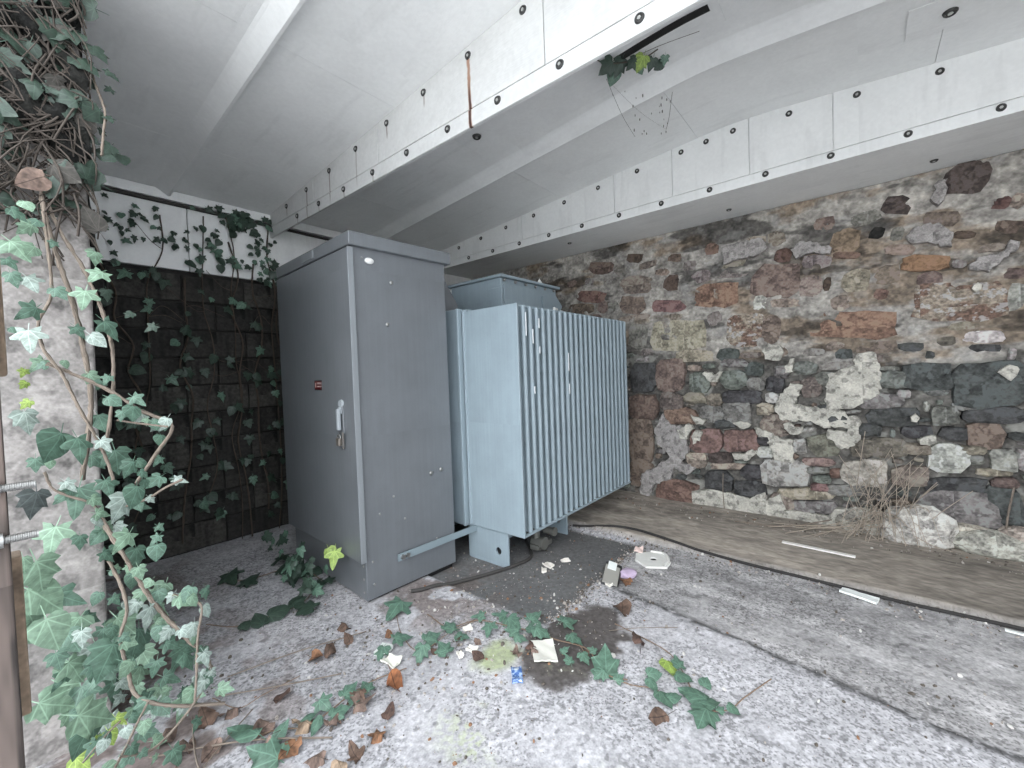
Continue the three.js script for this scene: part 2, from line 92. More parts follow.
const CREEP_STEMS = [[0.004,[[1.291,0.015,-2.752],[1.11,0.015,-2.617],[0.987,0.015,-2.619],[0.884,0.015,-2.654],[0.797,0.015,-2.673],[0.696,0.015,-2.837]]]];
const CORNER_STEMS = [[0.004,[[0.908,0.015,-3.366],[1.053,0.015,-3.236],[1.243,0.015,-3.205],[1.336,0.015,-3.072],[1.336,0.015,-2.76]]]];

// ---------------------------------------------------------------- measures of the place (metres)
const WX = 4.28;          // stone wall face
const BZ = -4.2;          // back wall face
const HB = 2.67;          // underside of the beams
const yc = (z) => 3.17 - 0.083 * Math.sqrt((z + 0.7) ** 2 + 0.0225);   // shallow pitched ceiling
const PADZ = -1.33;
function fy(x, z) {       // uneven concrete floor
  let y = 0.004 * (fbm(x * 9, z * 9, 3) - 0.5) * 2;
  const e = 0.03 * (fbm(x * 7 + 5, z * 7, 2) - 0.5);
  const pad = smooth(1.80 + e, 1.84 + e, x) * (1 - smooth(3.10, 3.13, x)) * (1 - smooth(PADZ - 0.02 + e * 1.5, PADZ + 0.025 + e * 1.5, z));
  y = mix(y, -0.022 + (y * 0.3), pad);
  y += 0.028 * smooth(3.17 + e * 0.5, 3.20 + e * 0.5, x) ;
  const jx = 2.378 - 0.166 * (z + 1.16) + e;
  if (z > -1.3) y -= 0.010 * smooth(jx - 0.012, jx + 0.02, x) * (1 - smooth(3.0, 3.15, x));
  return y;
}

// ---------------------------------------------------------------- textures
const paintTex = tex(1024, 1024, (u, v) => {
  const n = fbm(u * 9, v * 9, 4), f = fbm(u * 120, v * 120, 2), s = smooth(0.62, 0.8, fbm(u * 30 + 7, v * 5, 4));
  const k = 0.96 + (n - 0.5) * 0.05 + (f - 0.5) * 0.03 - s * 0.025; return [k * 0.99, k * 0.995, k];
});
const paintBump = tex(512, 512, (u, v) => 0.6 * fbm(u * 60, v * 60, 3) + 0.4 * vnoise(u * 250, v * 250), false);
const metalTex = tex(512, 1024, (u, v) => {
  const n = fbm(u * 6, v * 6, 4), st = fbm(u * 90, v * 2.5, 3), sp = smooth(0.80, 0.86, vnoise(u * 180, v * 340));
  const k = 0.93 + (n - 0.5) * 0.09 + (st - 0.5) * 0.05 - sp * 0.03; return [k, k, k];
});
const stoneTex = [0, 1, 2].map((q) => tex(512, 512, (u, v) => {
  const a = fbm(u * 8 + q * 31, v * 8, 5), b = fbm(u * 40 + q * 7, v * 40, 3), w = smooth(0.60, 0.72, fbm(u * 14 + 40, v * 14 + q * 11, 4));
  const k = 0.84 + (a - 0.5) * 0.75 + (b - 0.5) * 0.5; const r = k + w * 0.32; return [r, r * (1 - 0.02 * q), r * (0.98 - 0.02 * a)];
}));
const stoneBump = tex(512, 512, (u, v) => 0.55 * fbm(u * 14, v * 14, 4) + 0.45 * fbm(u * 60, v * 60, 3), false);
const stoneMix = tex(512, 512, (u, v) => {        // rust red and tan patches on one stone
  const a = smooth(0.42, 0.58, fbm(u * 7, v * 9, 5)), b = fbm(u * 45, v * 45, 4), w = smooth(0.6, 0.7, fbm(u * 16 + 3, v * 22, 4)), k = 0.9 + (b - 0.5) * 0.8;
  const c = [mix(0.49, 0.64, a), mix(0.40, 0.59, a), mix(0.35, 0.53, a)]; return c.map((q) => mix(q * k, 0.74, w * 0.7));
});
// floor: world x in [-1.5, 4.4], z in [-4.3, 1.6]
const FX0 = -1.5, FZ0 = -4.3, FS = 5.9;
const floorTex = tex(2048, 2048, (u, v) => {
  const x = FX0 + u * FS, z = FZ0 + v * FS;
  const big = fbm(x * 1.7, z * 1.7, 4), mid = fbm(x * 9, z * 9 + 4, 4), fine = fbm(x * 60, z * 60, 3), grit = vnoise(x * 210, z * 210);
  let k = 0.70 + (big - 0.5) * 0.12 + (mid - 0.5) * 0.12 + (fine - 0.5) * 0.24 + (grit - 0.5) * 0.13;
  let c = [k * 0.985, k * 0.978, k * 0.995];
  const blot = smooth(0.55, 0.66, fbm(x * 125 + 3, z * 125, 3)) * smooth(0.36, 0.6, fbm(x * 4 + 9, z * 4, 3));       // black lichen specks
  const spot = smooth(0.70, 0.76, fbm(x * 30 + 60, z * 30, 3)); c = c.map((q) => mix(q, q * 0.5, Math.max(blot * 0.55, spot * 0.4)));
  const jx = 2.378 - 0.166 * (z + 1.16) + 0.06 * (fbm(x * 5, z * 5, 3) - 0.5);
  const old = smooth(jx - 0.02, jx + 0.05, x) * smooth(-1.45, -1.15, z + 0.25 * (fbm(x * 4, z * 4 + 8, 3) - 0.5));   // older dirtier slab past the joint
  const od = 0.92 + (fbm(x * 12, z * 5, 4) - 0.5) * 0.45;
  c = [mix(c[0], c[0] * od, old), mix(c[1], c[1] * od * 0.995, old), mix(c[2], c[2] * od * 0.98, old)];
  const led = smooth(3.14, 3.22, x);                                                        // silt on the ledge
  const lk = 0.58 + (fbm(x * 6, z * 1.6, 4) - 0.5) * 0.34 + (fbm(x * 40, z * 18, 3) - 0.5) * 0.26;
  c = [mix(c[0], lk * 1.02, led), mix(c[1], lk * 0.965, led), mix(c[2], lk * 0.90, led)];
  const joint = Math.exp(-((x - jx) ** 2) / 0.0009) * smooth(-1.3, -1.1, z) * smooth(0.3, 0.55, fbm(x * 30, z * 30, 3));
  c = c.map((q) => q * (1 - 0.45 * joint));
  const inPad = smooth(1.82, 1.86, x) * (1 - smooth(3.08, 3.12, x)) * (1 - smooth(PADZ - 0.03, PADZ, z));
  const pk = 0.36 + (fbm(x * 3, z * 3, 3) - 0.5) * 0.10 + (fine - 0.5) * 0.10;  // pad tone: the transformer shade put into the colour of damp concrete
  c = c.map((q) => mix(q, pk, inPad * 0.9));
  const damp = smooth(0.0, 0.05, 0.24 - Math.hypot((x - 1.78) / 1.5, z + 1.12) + 0.16 * (fbm(x * 9, z * 9, 4) - 0.5));    // damp soil patch beside the ivy
  c = [mix(c[0], 0.22 + fine * 0.12, damp * 0.9), mix(c[1], 0.20 + fine * 0.12, damp * 0.9), mix(c[2], 0.19 + fine * 0.12, damp * 0.9)];
  const mo = smooth(0.0, 0.10, 0.17 - Math.hypot(x - 1.47, (z + 1.36) * 1.5) + 0.12 * (fbm(x * 14, z * 14, 4) - 0.5)) * (0.5 + 0.5 * fine);      // moss
  const mo2 = smooth(0.52, 0.72, fbm(x * 5 + 2, z * 5, 4)) * smooth(0.45, 0.15, Math.hypot(x - 1.25, z + 1.02)) * 0.5 * smooth(0.4, 0.6, fine);
  const mm = clamp(mo * 0.85 + mo2); c = [mix(c[0], 0.55 + fine * 0.1, mm), mix(c[1], 0.60 + fine * 0.1, mm), mix(c[2], 0.40 + fine * 0.1, mm)];
  const soil = smooth(0.46, 0.62, fbm(x * 7 + 11, z * 7, 4)) * (smooth(1.1, 0.35, x) * smooth(-1.2, -2.0, z) + smooth(0.6, 0.1, Math.hypot(x - 1.7, z + 2.05)) * 0.8);   // leaf mould by the pillar and cabinet
  const sm = clamp(soil); c = [mix(c[0], 0.30 + fine * 0.2, sm * 0.8), mix(c[1], 0.26 + fine * 0.18, sm * 0.8), mix(c[2], 0.24 + fine * 0.18, sm * 0.8)];
  return c;
});
const floorBump = tex(1024, 1024, (u, v) => { const x = u * 6, z = v * 6; return 0.4 * fbm(x * 14, z * 14, 3) + 0.35 * fbm(x * 45, z * 45, 3) + 0.25 * vnoise(x * 80, z * 80); }, false);
// mortar of the stone wall: z in [-4.3, 2.8], y in [-0.05, 2.75]
const splitPts = [[-4.4, 1.6], [-1.87, 1.545], [-1.194, 1.40], [-0.617, 1.38], [-0.40, 1.35], [-0.075, 1.26], [0.216, 1.30], [0.477, 1.29], [0.644, 1.335], [0.817, 1.378], [3, 1.4]];
const ysplit = (z) => { for (let i = 1; i < splitPts.length; i++) if (z < splitPts[i][0]) { const a = splitPts[i - 1], b = splitPts[i]; return mix(a[1], b[1], (z - a[0]) / (b[0] - a[0])); } return 1.4; };
const wallTex = tex(2048, 1024, (u, v) => {
  const z = -4.3 + u * 7.1, y = -0.05 + v * 2.8;
  const n = fbm(z * 3, y * 3, 5), m = fbm(z * 11 + 3, y * 14, 4), f = fbm(z * 55, y * 55, 3);
  const g2 = fbm(z * 26 + 9, y * 30, 4); let k = 0.575 + (n - 0.5) * 0.22 + (m - 0.5) * 0.26 + (f - 0.5) * 0.26 + (g2 - 0.5) * 0.30;
  let c = [k * 1.0, k * 0.97, k * 0.925];
  const brown = smooth(0.52, 0.66, fbm(z * 2.6 + 8, y * 6 + 2, 5)); c = [mix(c[0], c[0] * 0.86, brown), mix(c[1], c[1] * 0.80, brown), mix(c[2], c[2] * 0.74, brown)];
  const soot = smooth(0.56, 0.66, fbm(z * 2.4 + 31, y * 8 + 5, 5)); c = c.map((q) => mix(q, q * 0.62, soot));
  const white = smooth(0.63, 0.72, fbm(z * 7 + 20, y * 9, 4)) * 0.6; c = c.map((q) => mix(q, 0.70, white * 0.4));
  const ys = ysplit(z) + 0.05 * (fbm(z * 8, y * 3, 3) - 0.5), low = 1 - smooth(ys - 0.02, ys + 0.02, y);
  const lk = 0.36 + (m - 0.5) * 0.30 + (f - 0.5) * 0.22; const wm = smooth(0.60, 0.70, fbm(z * 9 + 50, y * 9, 4));
  const lc = [mix(lk * 1.03, 0.66, wm * 0.55), mix(lk * 1.0, 0.66, wm * 0.55), mix(lk * 0.95, 0.63, wm * 0.55)];
  return c.map((q, i) => mix(q, lc[i], low));
});
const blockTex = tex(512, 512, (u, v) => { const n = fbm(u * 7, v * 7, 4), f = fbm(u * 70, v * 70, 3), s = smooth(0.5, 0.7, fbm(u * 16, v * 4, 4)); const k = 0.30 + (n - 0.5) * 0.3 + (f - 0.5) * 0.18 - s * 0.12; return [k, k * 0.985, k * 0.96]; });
const concTex = tex(512, 512, (u, v) => { const n = fbm(u * 7, v * 7, 4), f = fbm(u * 60, v * 60, 3), s = smooth(0.52, 0.75, fbm(u * 15, v * 12, 4)); const k = 0.60 + (n - 0.5) * 0.22 + (f - 0.5) * 0.18 - s * 0.14; return [k, k * 0.97, k * 0.95]; });
const woodTex = tex(256, 1024, (u, v) => { const g = fbm(u * 26, v * 3, 4), f = fbm(u * 90, v * 8, 2), d = smooth(0.5, 0.75, fbm(u * 4, v * 9, 3)); const k = 0.36 + (g - 0.5) * 0.42 + (f - 0.5) * 0.16; return [k * (1.04 - d * 0.35), k * (0.92 - d * 0.3), k * (0.86 - d * 0.28)]; });
const plasterTex = tex(512, 512, (u, v) => { const n = fbm(u * 7 + 4, v * 7, 4), f = fbm(u * 70, v * 70, 3), s = smooth(0.55, 0.7, fbm(u * 18, v * 18 + 3, 4)); const k = 0.78 + (n - 0.5) * 0.28 + (f - 0.5) * 0.22 - s * 0.2; return [k, k * 0.985, k * 0.955]; });
const leafTex = tex(256, 256, (u, v) => {          // pale veins fanning from the stalk at (0.5, 0.1)
  const x = (u - 0.5), y = v - 0.1; let k = 0.72 + (fbm(u * 12, v * 12, 3) - 0.5) * 0.28; const a = Math.atan2(x, y), r = Math.hypot(x, y); let vein = 0;
  for (const t of [0, 0.62, -0.62, 1.25, -1.25]) vein = Math.max(vein, smooth(0.020, 0.006, Math.abs(Math.sin(a - t)) * r) * (Math.cos(a - t) > 0 ? 1 : 0));
  for (let i = 1; i < 6; i++) { const s = Math.abs(y - i * 0.15 - Math.abs(x) * 0.75); vein = Math.max(vein, 0.45 * smooth(0.012, 0.004, s)); }
  k = mix(k, 1, vein * 0.6); return [mix(k, 1, vein * 0.1), k, mix(k, 0.98, vein * 0.1)];
});
const dryTex = tex(256, 256, (u, v) => { const n = fbm(u * 6, v * 6, 4), x = u - 0.5; let k = 0.65 + (n - 0.5) * 0.7; const vein = smooth(0.018, 0.005, Math.abs(x)); k *= 1 - 0.35 * vein; return [k, k * 0.93, k * 0.88]; });
paintTex.repeat.set(0.5, 0.5); concTex.repeat.set(1.7, 1.7); paintBump.repeat.set(1.5, 1.5);

// ---------------------------------------------------------------- materials
const white = M(0xf3f3f1, { map: paintTex, bumpMap: paintBump, bumpScale: 0.0007, roughness: 0.6 });
const cabinetGrey = M(0x74787c, { map: metalTex, roughness: 0.3, metalness: 0.1 });
const cabinetEdge = M(0x8d9296, { map: metalTex, roughness: 0.4, metalness: 0.2 });
const tfBlue = M(0x98a7af, { map: metalTex, roughness: 0.4 });
const steel = M(0x9a9a98, { roughness: 0.38, metalness: 0.8 });
const boltMat = M(0x4a4a49, { roughness: 0.5, metalness: 0.6 });
const boltCore = M(0xc9c9c6, { roughness: 0.35, metalness: 0.7 });
const black = M(0x141414, { roughness: 0.7 });
const concrete = M(0xffffff, { map: concTex, bumpMap: stoneBump, bumpScale: 0.004, roughness: 0.95 });
const barkPale = M(0xd4c8ba, { map: concTex, roughness: 0.95 }), bark = M(0x7d6a5a, { roughness: 0.95 }), barkDark = M(0x4a4038, { roughness: 0.95 });
const leafMat = {
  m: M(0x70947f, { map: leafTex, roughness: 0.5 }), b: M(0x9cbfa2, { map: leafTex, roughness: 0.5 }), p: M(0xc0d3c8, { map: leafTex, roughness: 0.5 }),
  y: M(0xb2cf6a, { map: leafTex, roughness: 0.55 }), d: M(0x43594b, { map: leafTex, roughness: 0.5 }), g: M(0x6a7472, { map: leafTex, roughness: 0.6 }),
};
const dryMat = [0xa88468, 0x85746a, 0xa89a94, 0xc8bba8, 0x74625c, 0xb07a55].map((c) => M(c, { map: dryTex, roughness: 0.9 }));

// ---------------------------------------------------------------- floor
const floor = structure('floor', 'rough dirty concrete floor with moss, a damp soil patch, a pad with shade painted in and an old joint');
{
  const N = 240, p = [], uv = [], ix = [];
  for (let j = 0; j <= N; j++) for (let i = 0; i <= N; i++) { const u = i / N, v = j / N, x = FX0 + u * FS, z = FZ0 + v * FS; p.push(x, fy(x, z), z); uv.push(u, v); }
  for (let j = 0; j < N; j++) for (let i = 0; i < N; i++) { const a = j * (N + 1) + i; ix.push(a, a + N + 1, a + 1, a + 1, a + N + 1, a + N + 2); }
  const g = new THREE.BufferGeometry(); g.setAttribute('position', new THREE.Float32BufferAttribute(p, 3)); g.setAttribute('uv', new THREE.Float32BufferAttribute(uv, 2)); g.setIndex(ix); g.computeVertexNormals();
  const fb = floorBump; fb.repeat.set(1, 1);
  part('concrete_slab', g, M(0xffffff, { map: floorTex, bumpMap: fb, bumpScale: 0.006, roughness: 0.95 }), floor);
  part('foundation', box(FX0, 4.6, -0.35, -0.06, -4.6, 3.1), concrete, floor);
  part('concrete_slab', worldUV(box(FX0, 4.4, -0.05, -0.002, 1.6, 3.0)), concrete, floor);
}
const yard = structure('ground_outside', 'unseen concrete yard in front of the shelter, made pale to bounce light in');
part('paving', worldUV(box(-40, FX0, -0.35, -0.02, -40, 40)), M(0xd6d4d0, { roughness: 0.95 }), yard);  // ground out of view, kept pale as a reflector for the ceiling


// ---------------------------------------------------------------- ceiling
const ceiling = structure('ceiling', 'white painted shallow pitched ceiling with pressed ribs');
const RX0 = 0.06;
function slab(x0, x1, z0, z1, th, prof, off = 0, nx = 1) {       // strip that follows the pitched ceiling
  const nz = Math.max(2, Math.round((z1 - z0) / 0.12)), p = [], ix = [];
  const col = prof || [[x0, 0], [x1, 0]], n = col.length;
  for (let j = 0; j <= nz; j++) { const z = z0 + (z1 - z0) * j / nz; for (const [x, d] of col) p.push(x, yc(z) - d - off, z); for (const [x] of col) p.push(x, yc(z) - off + th, z); }
  const W = 2 * n;
  for (let j = 0; j < nz; j++) {
    const a = j * W, b = a + W;
    for (let i = 0; i < n - 1; i++) { ix.push(a + i, a + i + 1, b + i, b + i, a + i + 1, b + i + 1); ix.push(a + n + i, b + n + i, a + n + i + 1, a + n + i + 1, b + n + i, b + n + i + 1); }
    ix.push(a, b, a + n, a + n, b, b + n); ix.push(a + n - 1, a + W - 1, b + n - 1, b + n - 1, a + W - 1, b + W - 1);
  }
  for (const a of [0, nz * W]) for (let i = 0; i < n - 1; i++) ix.push(a + i, a + n + i, a + i + 1, a + i + 1, a + n + i, a + n + i + 1);
  const g = new THREE.BufferGeometry(); g.setAttribute('position', new THREE.Float32BufferAttribute(p, 3)); g.setIndex(ix);
  return worldUV(toCreasedNormals(g.toNonIndexed(), 0.5));
}
const zCuts = [-4.35, -3.42, -2.25, -0.98, 0.35, 1.7, 2.9], bays = [[RX0, 0.80], [0.975, 1.70], [1.70, 2.58], [2.80, 4.6]];
for (const [a, b] of bays) for (let i = 0; i + 1 < zCuts.length; i++) part('ceiling_panel', slab(a, b, zCuts[i] + 0.0012, zCuts[i + 1] - 0.0012, 0.02), white, ceiling);
part('rib', slab(0.80, 0.975, -4.35, 2.9, 0.02, [[0.80, 0], [0.845, 0.004], [0.862, 0.012], [0.912, 0.044], [0.928, 0.055], [0.945, 0.052], [0.955, 0.03], [0.958, 0], [0.975, 0]]), white, ceiling);
part('rib', slab(2.58, 2.80, -4.35, 2.9, 0.02, [[2.58, 0], [2.635, 0.006], [2.655, 0.014], [2.722, 0.052], [2.745, 0.066], [2.765, 0.064], [2.78, 0.035], [2.785, 0], [2.80, 0]]), white, ceiling);
part('roof_deck', slab(RX0, 4.6, -4.4, 2.95, 0.10, null, -0.021), concrete, ceiling);
// slotted plate and bolts set in the second bay
{
  const m = part('slotted_plate', slab(2.20, 2.51, -1.20, -0.53, 0.004, null, 0.006), white, ceiling);
  part('slot', slab(2.335, 2.385, -1.055, -0.575, 0.003, [[2.335, 0], [2.343, 0.003], [2.377, 0.003], [2.385, 0]], 0.009), black, m);
}

// ---------------------------------------------------------------- beams under the ceiling
const boltGeo = (() => { const a = new THREE.CylinderGeometry(0.020, 0.022, 0.006, 14); a.translate(0, 0.003, 0); const b = new THREE.TorusGeometry(0.0155, 0.0045, 5, 12); b.rotateX(Math.PI / 2); b.translate(0, 0.006, 0); return merge([a, b]); })();
const coreGeo = (() => { const c = new THREE.CylinderGeometry(0.0078, 0.009, 0.009, 6); c.translate(0, 0.0045, 0); return c; })();
function bolt(parent, x, y, z, dir) {             // washer and bright core, axis along dir
  const m = part('bolt', boltGeo, boltMat, parent); m.position.set(x, y, z); m.quaternion.setFromUnitVectors(V(0, 1, 0), dir); part('bolt_core', coreGeo, boltCore, m); return m;
}
const NX = V(-1, 0, 0), NY = V(0, -1, 0);
function facePanel(x, z0, z1, y0, top, th) {      // plate on the -x side whose top follows the ceiling
  const s = new THREE.Shape(); s.moveTo(z0, y0); s.lineTo(z1, y0); const n = Math.max(1, Math.round((z1 - z0) / 0.15));
  if (typeof top === 'number') { s.lineTo(z1, top); s.lineTo(z0, top); } else for (let i = n; i >= 0; i--) { const z = z0 + (z1 - z0) * i / n; s.lineTo(z, top(z)); }
  s.closePath();
  const g = new THREE.ExtrudeGeometry(s, { depth: th, bevelEnabled: true, bevelSize: 0.0015, bevelThickness: 0.0015, bevelSegments: 1 });
  g.rotateY(-Math.PI / 2); g.translate(x, 0, 0); return g;    // shape x -> world z, depth -> world -x
}
const rustTex = (() => {     // beam face sheet, z in [-4.3, 2.9], y in [2.6, 3.3], streaks under the bolts
  const W = 2048, H = 256, S = [];
  for (let k = 0; k < 9; k++) { const z = -1.229 - 0.3715 * k; S.push([z, yc(z) - 0.05, k === 1 ? 1 : (k < 1 ? 0 : 0.25 + 0.35 * hash(k, 3)), k === 1]); S.push([-0.661 - 0.3715 * k, 2.725, k > 4 ? 0.35 : 0, false]); }
  return tex(W, H, (u, v) => {
    const z = -4.3 + u * 7.2, y = 2.6 + v * 0.7; const n = fbm(z * 5, y * 5, 4), f = fbm(z * 60, y * 60, 2); let k = 0.93 + (n - 0.5) * 0.09 + (f - 0.5) * 0.05; let c = [k * 0.995, k * 0.997, k];
    for (const [sz, sy, a, big] of S) {
      if (a <= 0 || y > sy + 0.01 || y < sy - 0.42) continue; const wob = 0.012 * (fbm(y * 14, sz * 9, 2) - 0.5), d = Math.abs(z - sz - wob);
      if (big) { const r = smooth(0.019, 0.009, d + 0.008 * fbm(z * 90, y * 40, 2)) * 0.85, dk = smooth(0.011, 0.004, d) * smooth(0.02, -0.15, y - sy + 0.12); c = [mix(c[0], 0.68, r), mix(c[1], 0.50, r), mix(c[2], 0.40, r)]; c = c.map((q, i) => mix(q, [0.26, 0.13, 0.09][i], dk)); }
      else { const len = 0.08 + 0.24 * hash(Math.round(sz * 100), 5), r = smooth(0.009, 0.003, d) * smooth(len, len * 0.55, sy - y) * a; c = [mix(c[0], 0.36, r), mix(c[1], 0.30, r), mix(c[2], 0.26, r)]; }
    }
    return c;
  });
})();
const faceWhite = M(0xdededc, { map: rustTex, bumpMap: paintBump, bumpScale: 0.001, roughness: 0.55 });
function faceUV(g) { const p = g.attributes.position, uv = new Float32Array(p.count * 2); for (let i = 0; i < p.count; i++) { uv[2 * i] = (p.getZ(i) + 4.3) / 7.2; uv[2 * i + 1] = (p.getY(i) - 2.6) / 0.7; } g.setAttribute('uv', new THREE.BufferAttribute(uv, 2)); return g; }
const beamOne = structure('trim_1', 'white riveted ceiling beam with rust streaks under its bolts');
{
  part('web', worldUV(box(1.690, 1.700, HB + 0.004, 2.86, -4.3, 2.9)), white, beamOne);
  part('web', worldUV(facePanel(1.712, -4.3, 2.9, 2.84, (z) => yc(z) + 0.01, 0.02)), white, beamOne);
  const cuts = [-4.25, -3.35, -2.45, -1.115, -0.52, 0.1, 1.2, 2.85];
  for (let i = 0; i + 1 < cuts.length; i++) part('panel', faceUV(facePanel(1.690, cuts[i] + 0.004, cuts[i + 1] - 0.004, 2.767, (z) => yc(z) - 0.002, 0.011)), faceWhite, beamOne);
  part('lower_strip', faceUV(facePanel(1.690, -4.25, 2.85, HB, 2.757, 0.014)), faceWhite, beamOne);
  for (let k = 0; k < 9; k++) { bolt(beamOne, 1.676, 2.725, -0.661 - 0.3715 * k, NX); const z = -1.229 - 0.3715 * k; if (k < 8) bolt(beamOne, 1.680, yc(z) - 0.05, z, NX); }
  for (let k = 1; k < 5; k++) { bolt(beamOne, 1.676, 2.725, -0.661 + 0.3715 * k, NX); const z = -1.229 + 0.3715 * k; bolt(beamOne, 1.680, yc(z) - 0.05, z, NX); }
  bolt(ceiling, 2.27, yc(-2.11) - 0.002, -2.11, NY).scale.setScalar(1.5); 
  part('bolt_plate', slab(2.99, 3.25, 0.20, 0.52, 0.004, null, 0.008), white, ceiling); bolt(ceiling, 3.111, yc(0.36) - 0.008, 0.36, NY).scale.setScalar(1.4);
}
const beamTwo = structure('trim_2', 'white riveted ceiling beam resting on the stone wall');
{
  part('web', worldUV(facePanel(3.632, -4.3, 2.9, HB + 0.004, (z) => yc(z) + 0.01, 0.02)), white, beamTwo);
  const cuts = [-4.25, -2.75, -1.698, -1.184, -0.624, -0.131, 0.95, 2.85];
  for (let i = 0; i + 1 < cuts.length; i++) part('panel', worldUV(facePanel(3.612, cuts[i] + 0.0045, cuts[i + 1] - 0.0045, 2.749, (z) => yc(z) - 0.002, 0.012)), white, beamTwo);
  part('lower_strip', worldUV(facePanel(3.612, -4.25, 2.85, HB, 2.740, 0.014)), white, beamTwo);
  part('soffit_board', worldUV(rbox(3.615, 4.5, HB + 0.004, HB + 0.03, -4.3, 2.9, 0.003)), white, beamTwo);
  for (let k = 0; k < 12; k++) bolt(beamTwo, 3.598, 2.716, 0.609 - 0.3775 * k, NX);
  for (const z of [0.371, -0.007, -0.375, -0.729, -0.919, -1.109, -1.48, -1.854, -2.221, -2.592, -2.966, -3.34, -3.704]) bolt(beamTwo, 3.602, yc(z) - 0.055, z, NX);
  for (const [x, z] of [[4.075, 0.388], [4.04, -0.862], [3.85, -2.327]]) bolt(beamTwo, x, HB + 0.004, z, NY);
}

// ---------------------------------------------------------------- walls
const wallBack = structure('wall_back', 'concrete block wall, coloured darker for the corner shade, under a white painted band');
{
  const bm = [0xb0aeaa, 0x9c9a96, 0xc4c2bd, 0x8e8d8b].map((c) => M(c, { map: blockTex, bumpMap: stoneBump, bumpScale: 0.004, roughness: 0.95 }));  // blockTex holds these below block grey: back-corner shade put into the colour
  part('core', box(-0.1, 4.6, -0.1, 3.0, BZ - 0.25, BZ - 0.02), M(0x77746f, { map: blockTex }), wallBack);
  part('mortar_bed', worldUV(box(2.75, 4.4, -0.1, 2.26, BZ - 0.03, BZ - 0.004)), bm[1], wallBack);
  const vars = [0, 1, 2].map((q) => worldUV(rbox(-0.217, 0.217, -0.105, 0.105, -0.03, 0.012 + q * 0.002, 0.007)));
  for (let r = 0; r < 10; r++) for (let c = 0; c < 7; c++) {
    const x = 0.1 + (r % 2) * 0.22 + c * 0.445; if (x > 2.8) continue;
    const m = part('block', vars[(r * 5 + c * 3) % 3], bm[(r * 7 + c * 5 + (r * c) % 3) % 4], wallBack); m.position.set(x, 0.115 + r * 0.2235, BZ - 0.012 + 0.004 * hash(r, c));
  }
  const wx = [-0.1, 1.05, 2.2, 3.4, 4.45];
  for (let i = 0; i < 4; i++) part('white_panel', worldUV(rbox(wx[i] + 0.003, wx[i + 1] - 0.003, 2.265, 2.765, BZ - 0.03, BZ + 0.012, 0.004)), white, wallBack);
  part('ledge_strip', worldUV(rbox(-0.1, 4.45, 2.80, 2.875, BZ - 0.03, BZ + 0.03, 0.006)), white, wallBack);
  part('pipe', tube([[-0.1, 2.783, BZ + 0.03], [1.1, 2.776, BZ + 0.032], [2.2, 2.770, BZ + 0.03], [4.2, 2.765, BZ + 0.03]], 0.013, 30, 8), M(0x34312e, { roughness: 0.7 }), wallBack);
}
const wallLeft = structure('wall_left', 'front wall of the shelter beside the wide opening');
part('front_wall', worldUV(box(-0.22, 0.02, -0.1, 3.1, -4.45, -2.6)), concrete, wallLeft);
part('front_wall', worldUV(box(-0.22, 0.06, -0.1, 3.1, 2.65, 2.95)), concrete, wallLeft);
const wallFront = structure('wall_front', 'unseen end wall of the shelter, cut short to let in fill light');
part('end_wall', worldUV(box(1.5, 4.6, -0.1, 3.1, 2.7, 2.95)), concrete, wallFront);  // out of view; stopped short so its gap brightens the inside

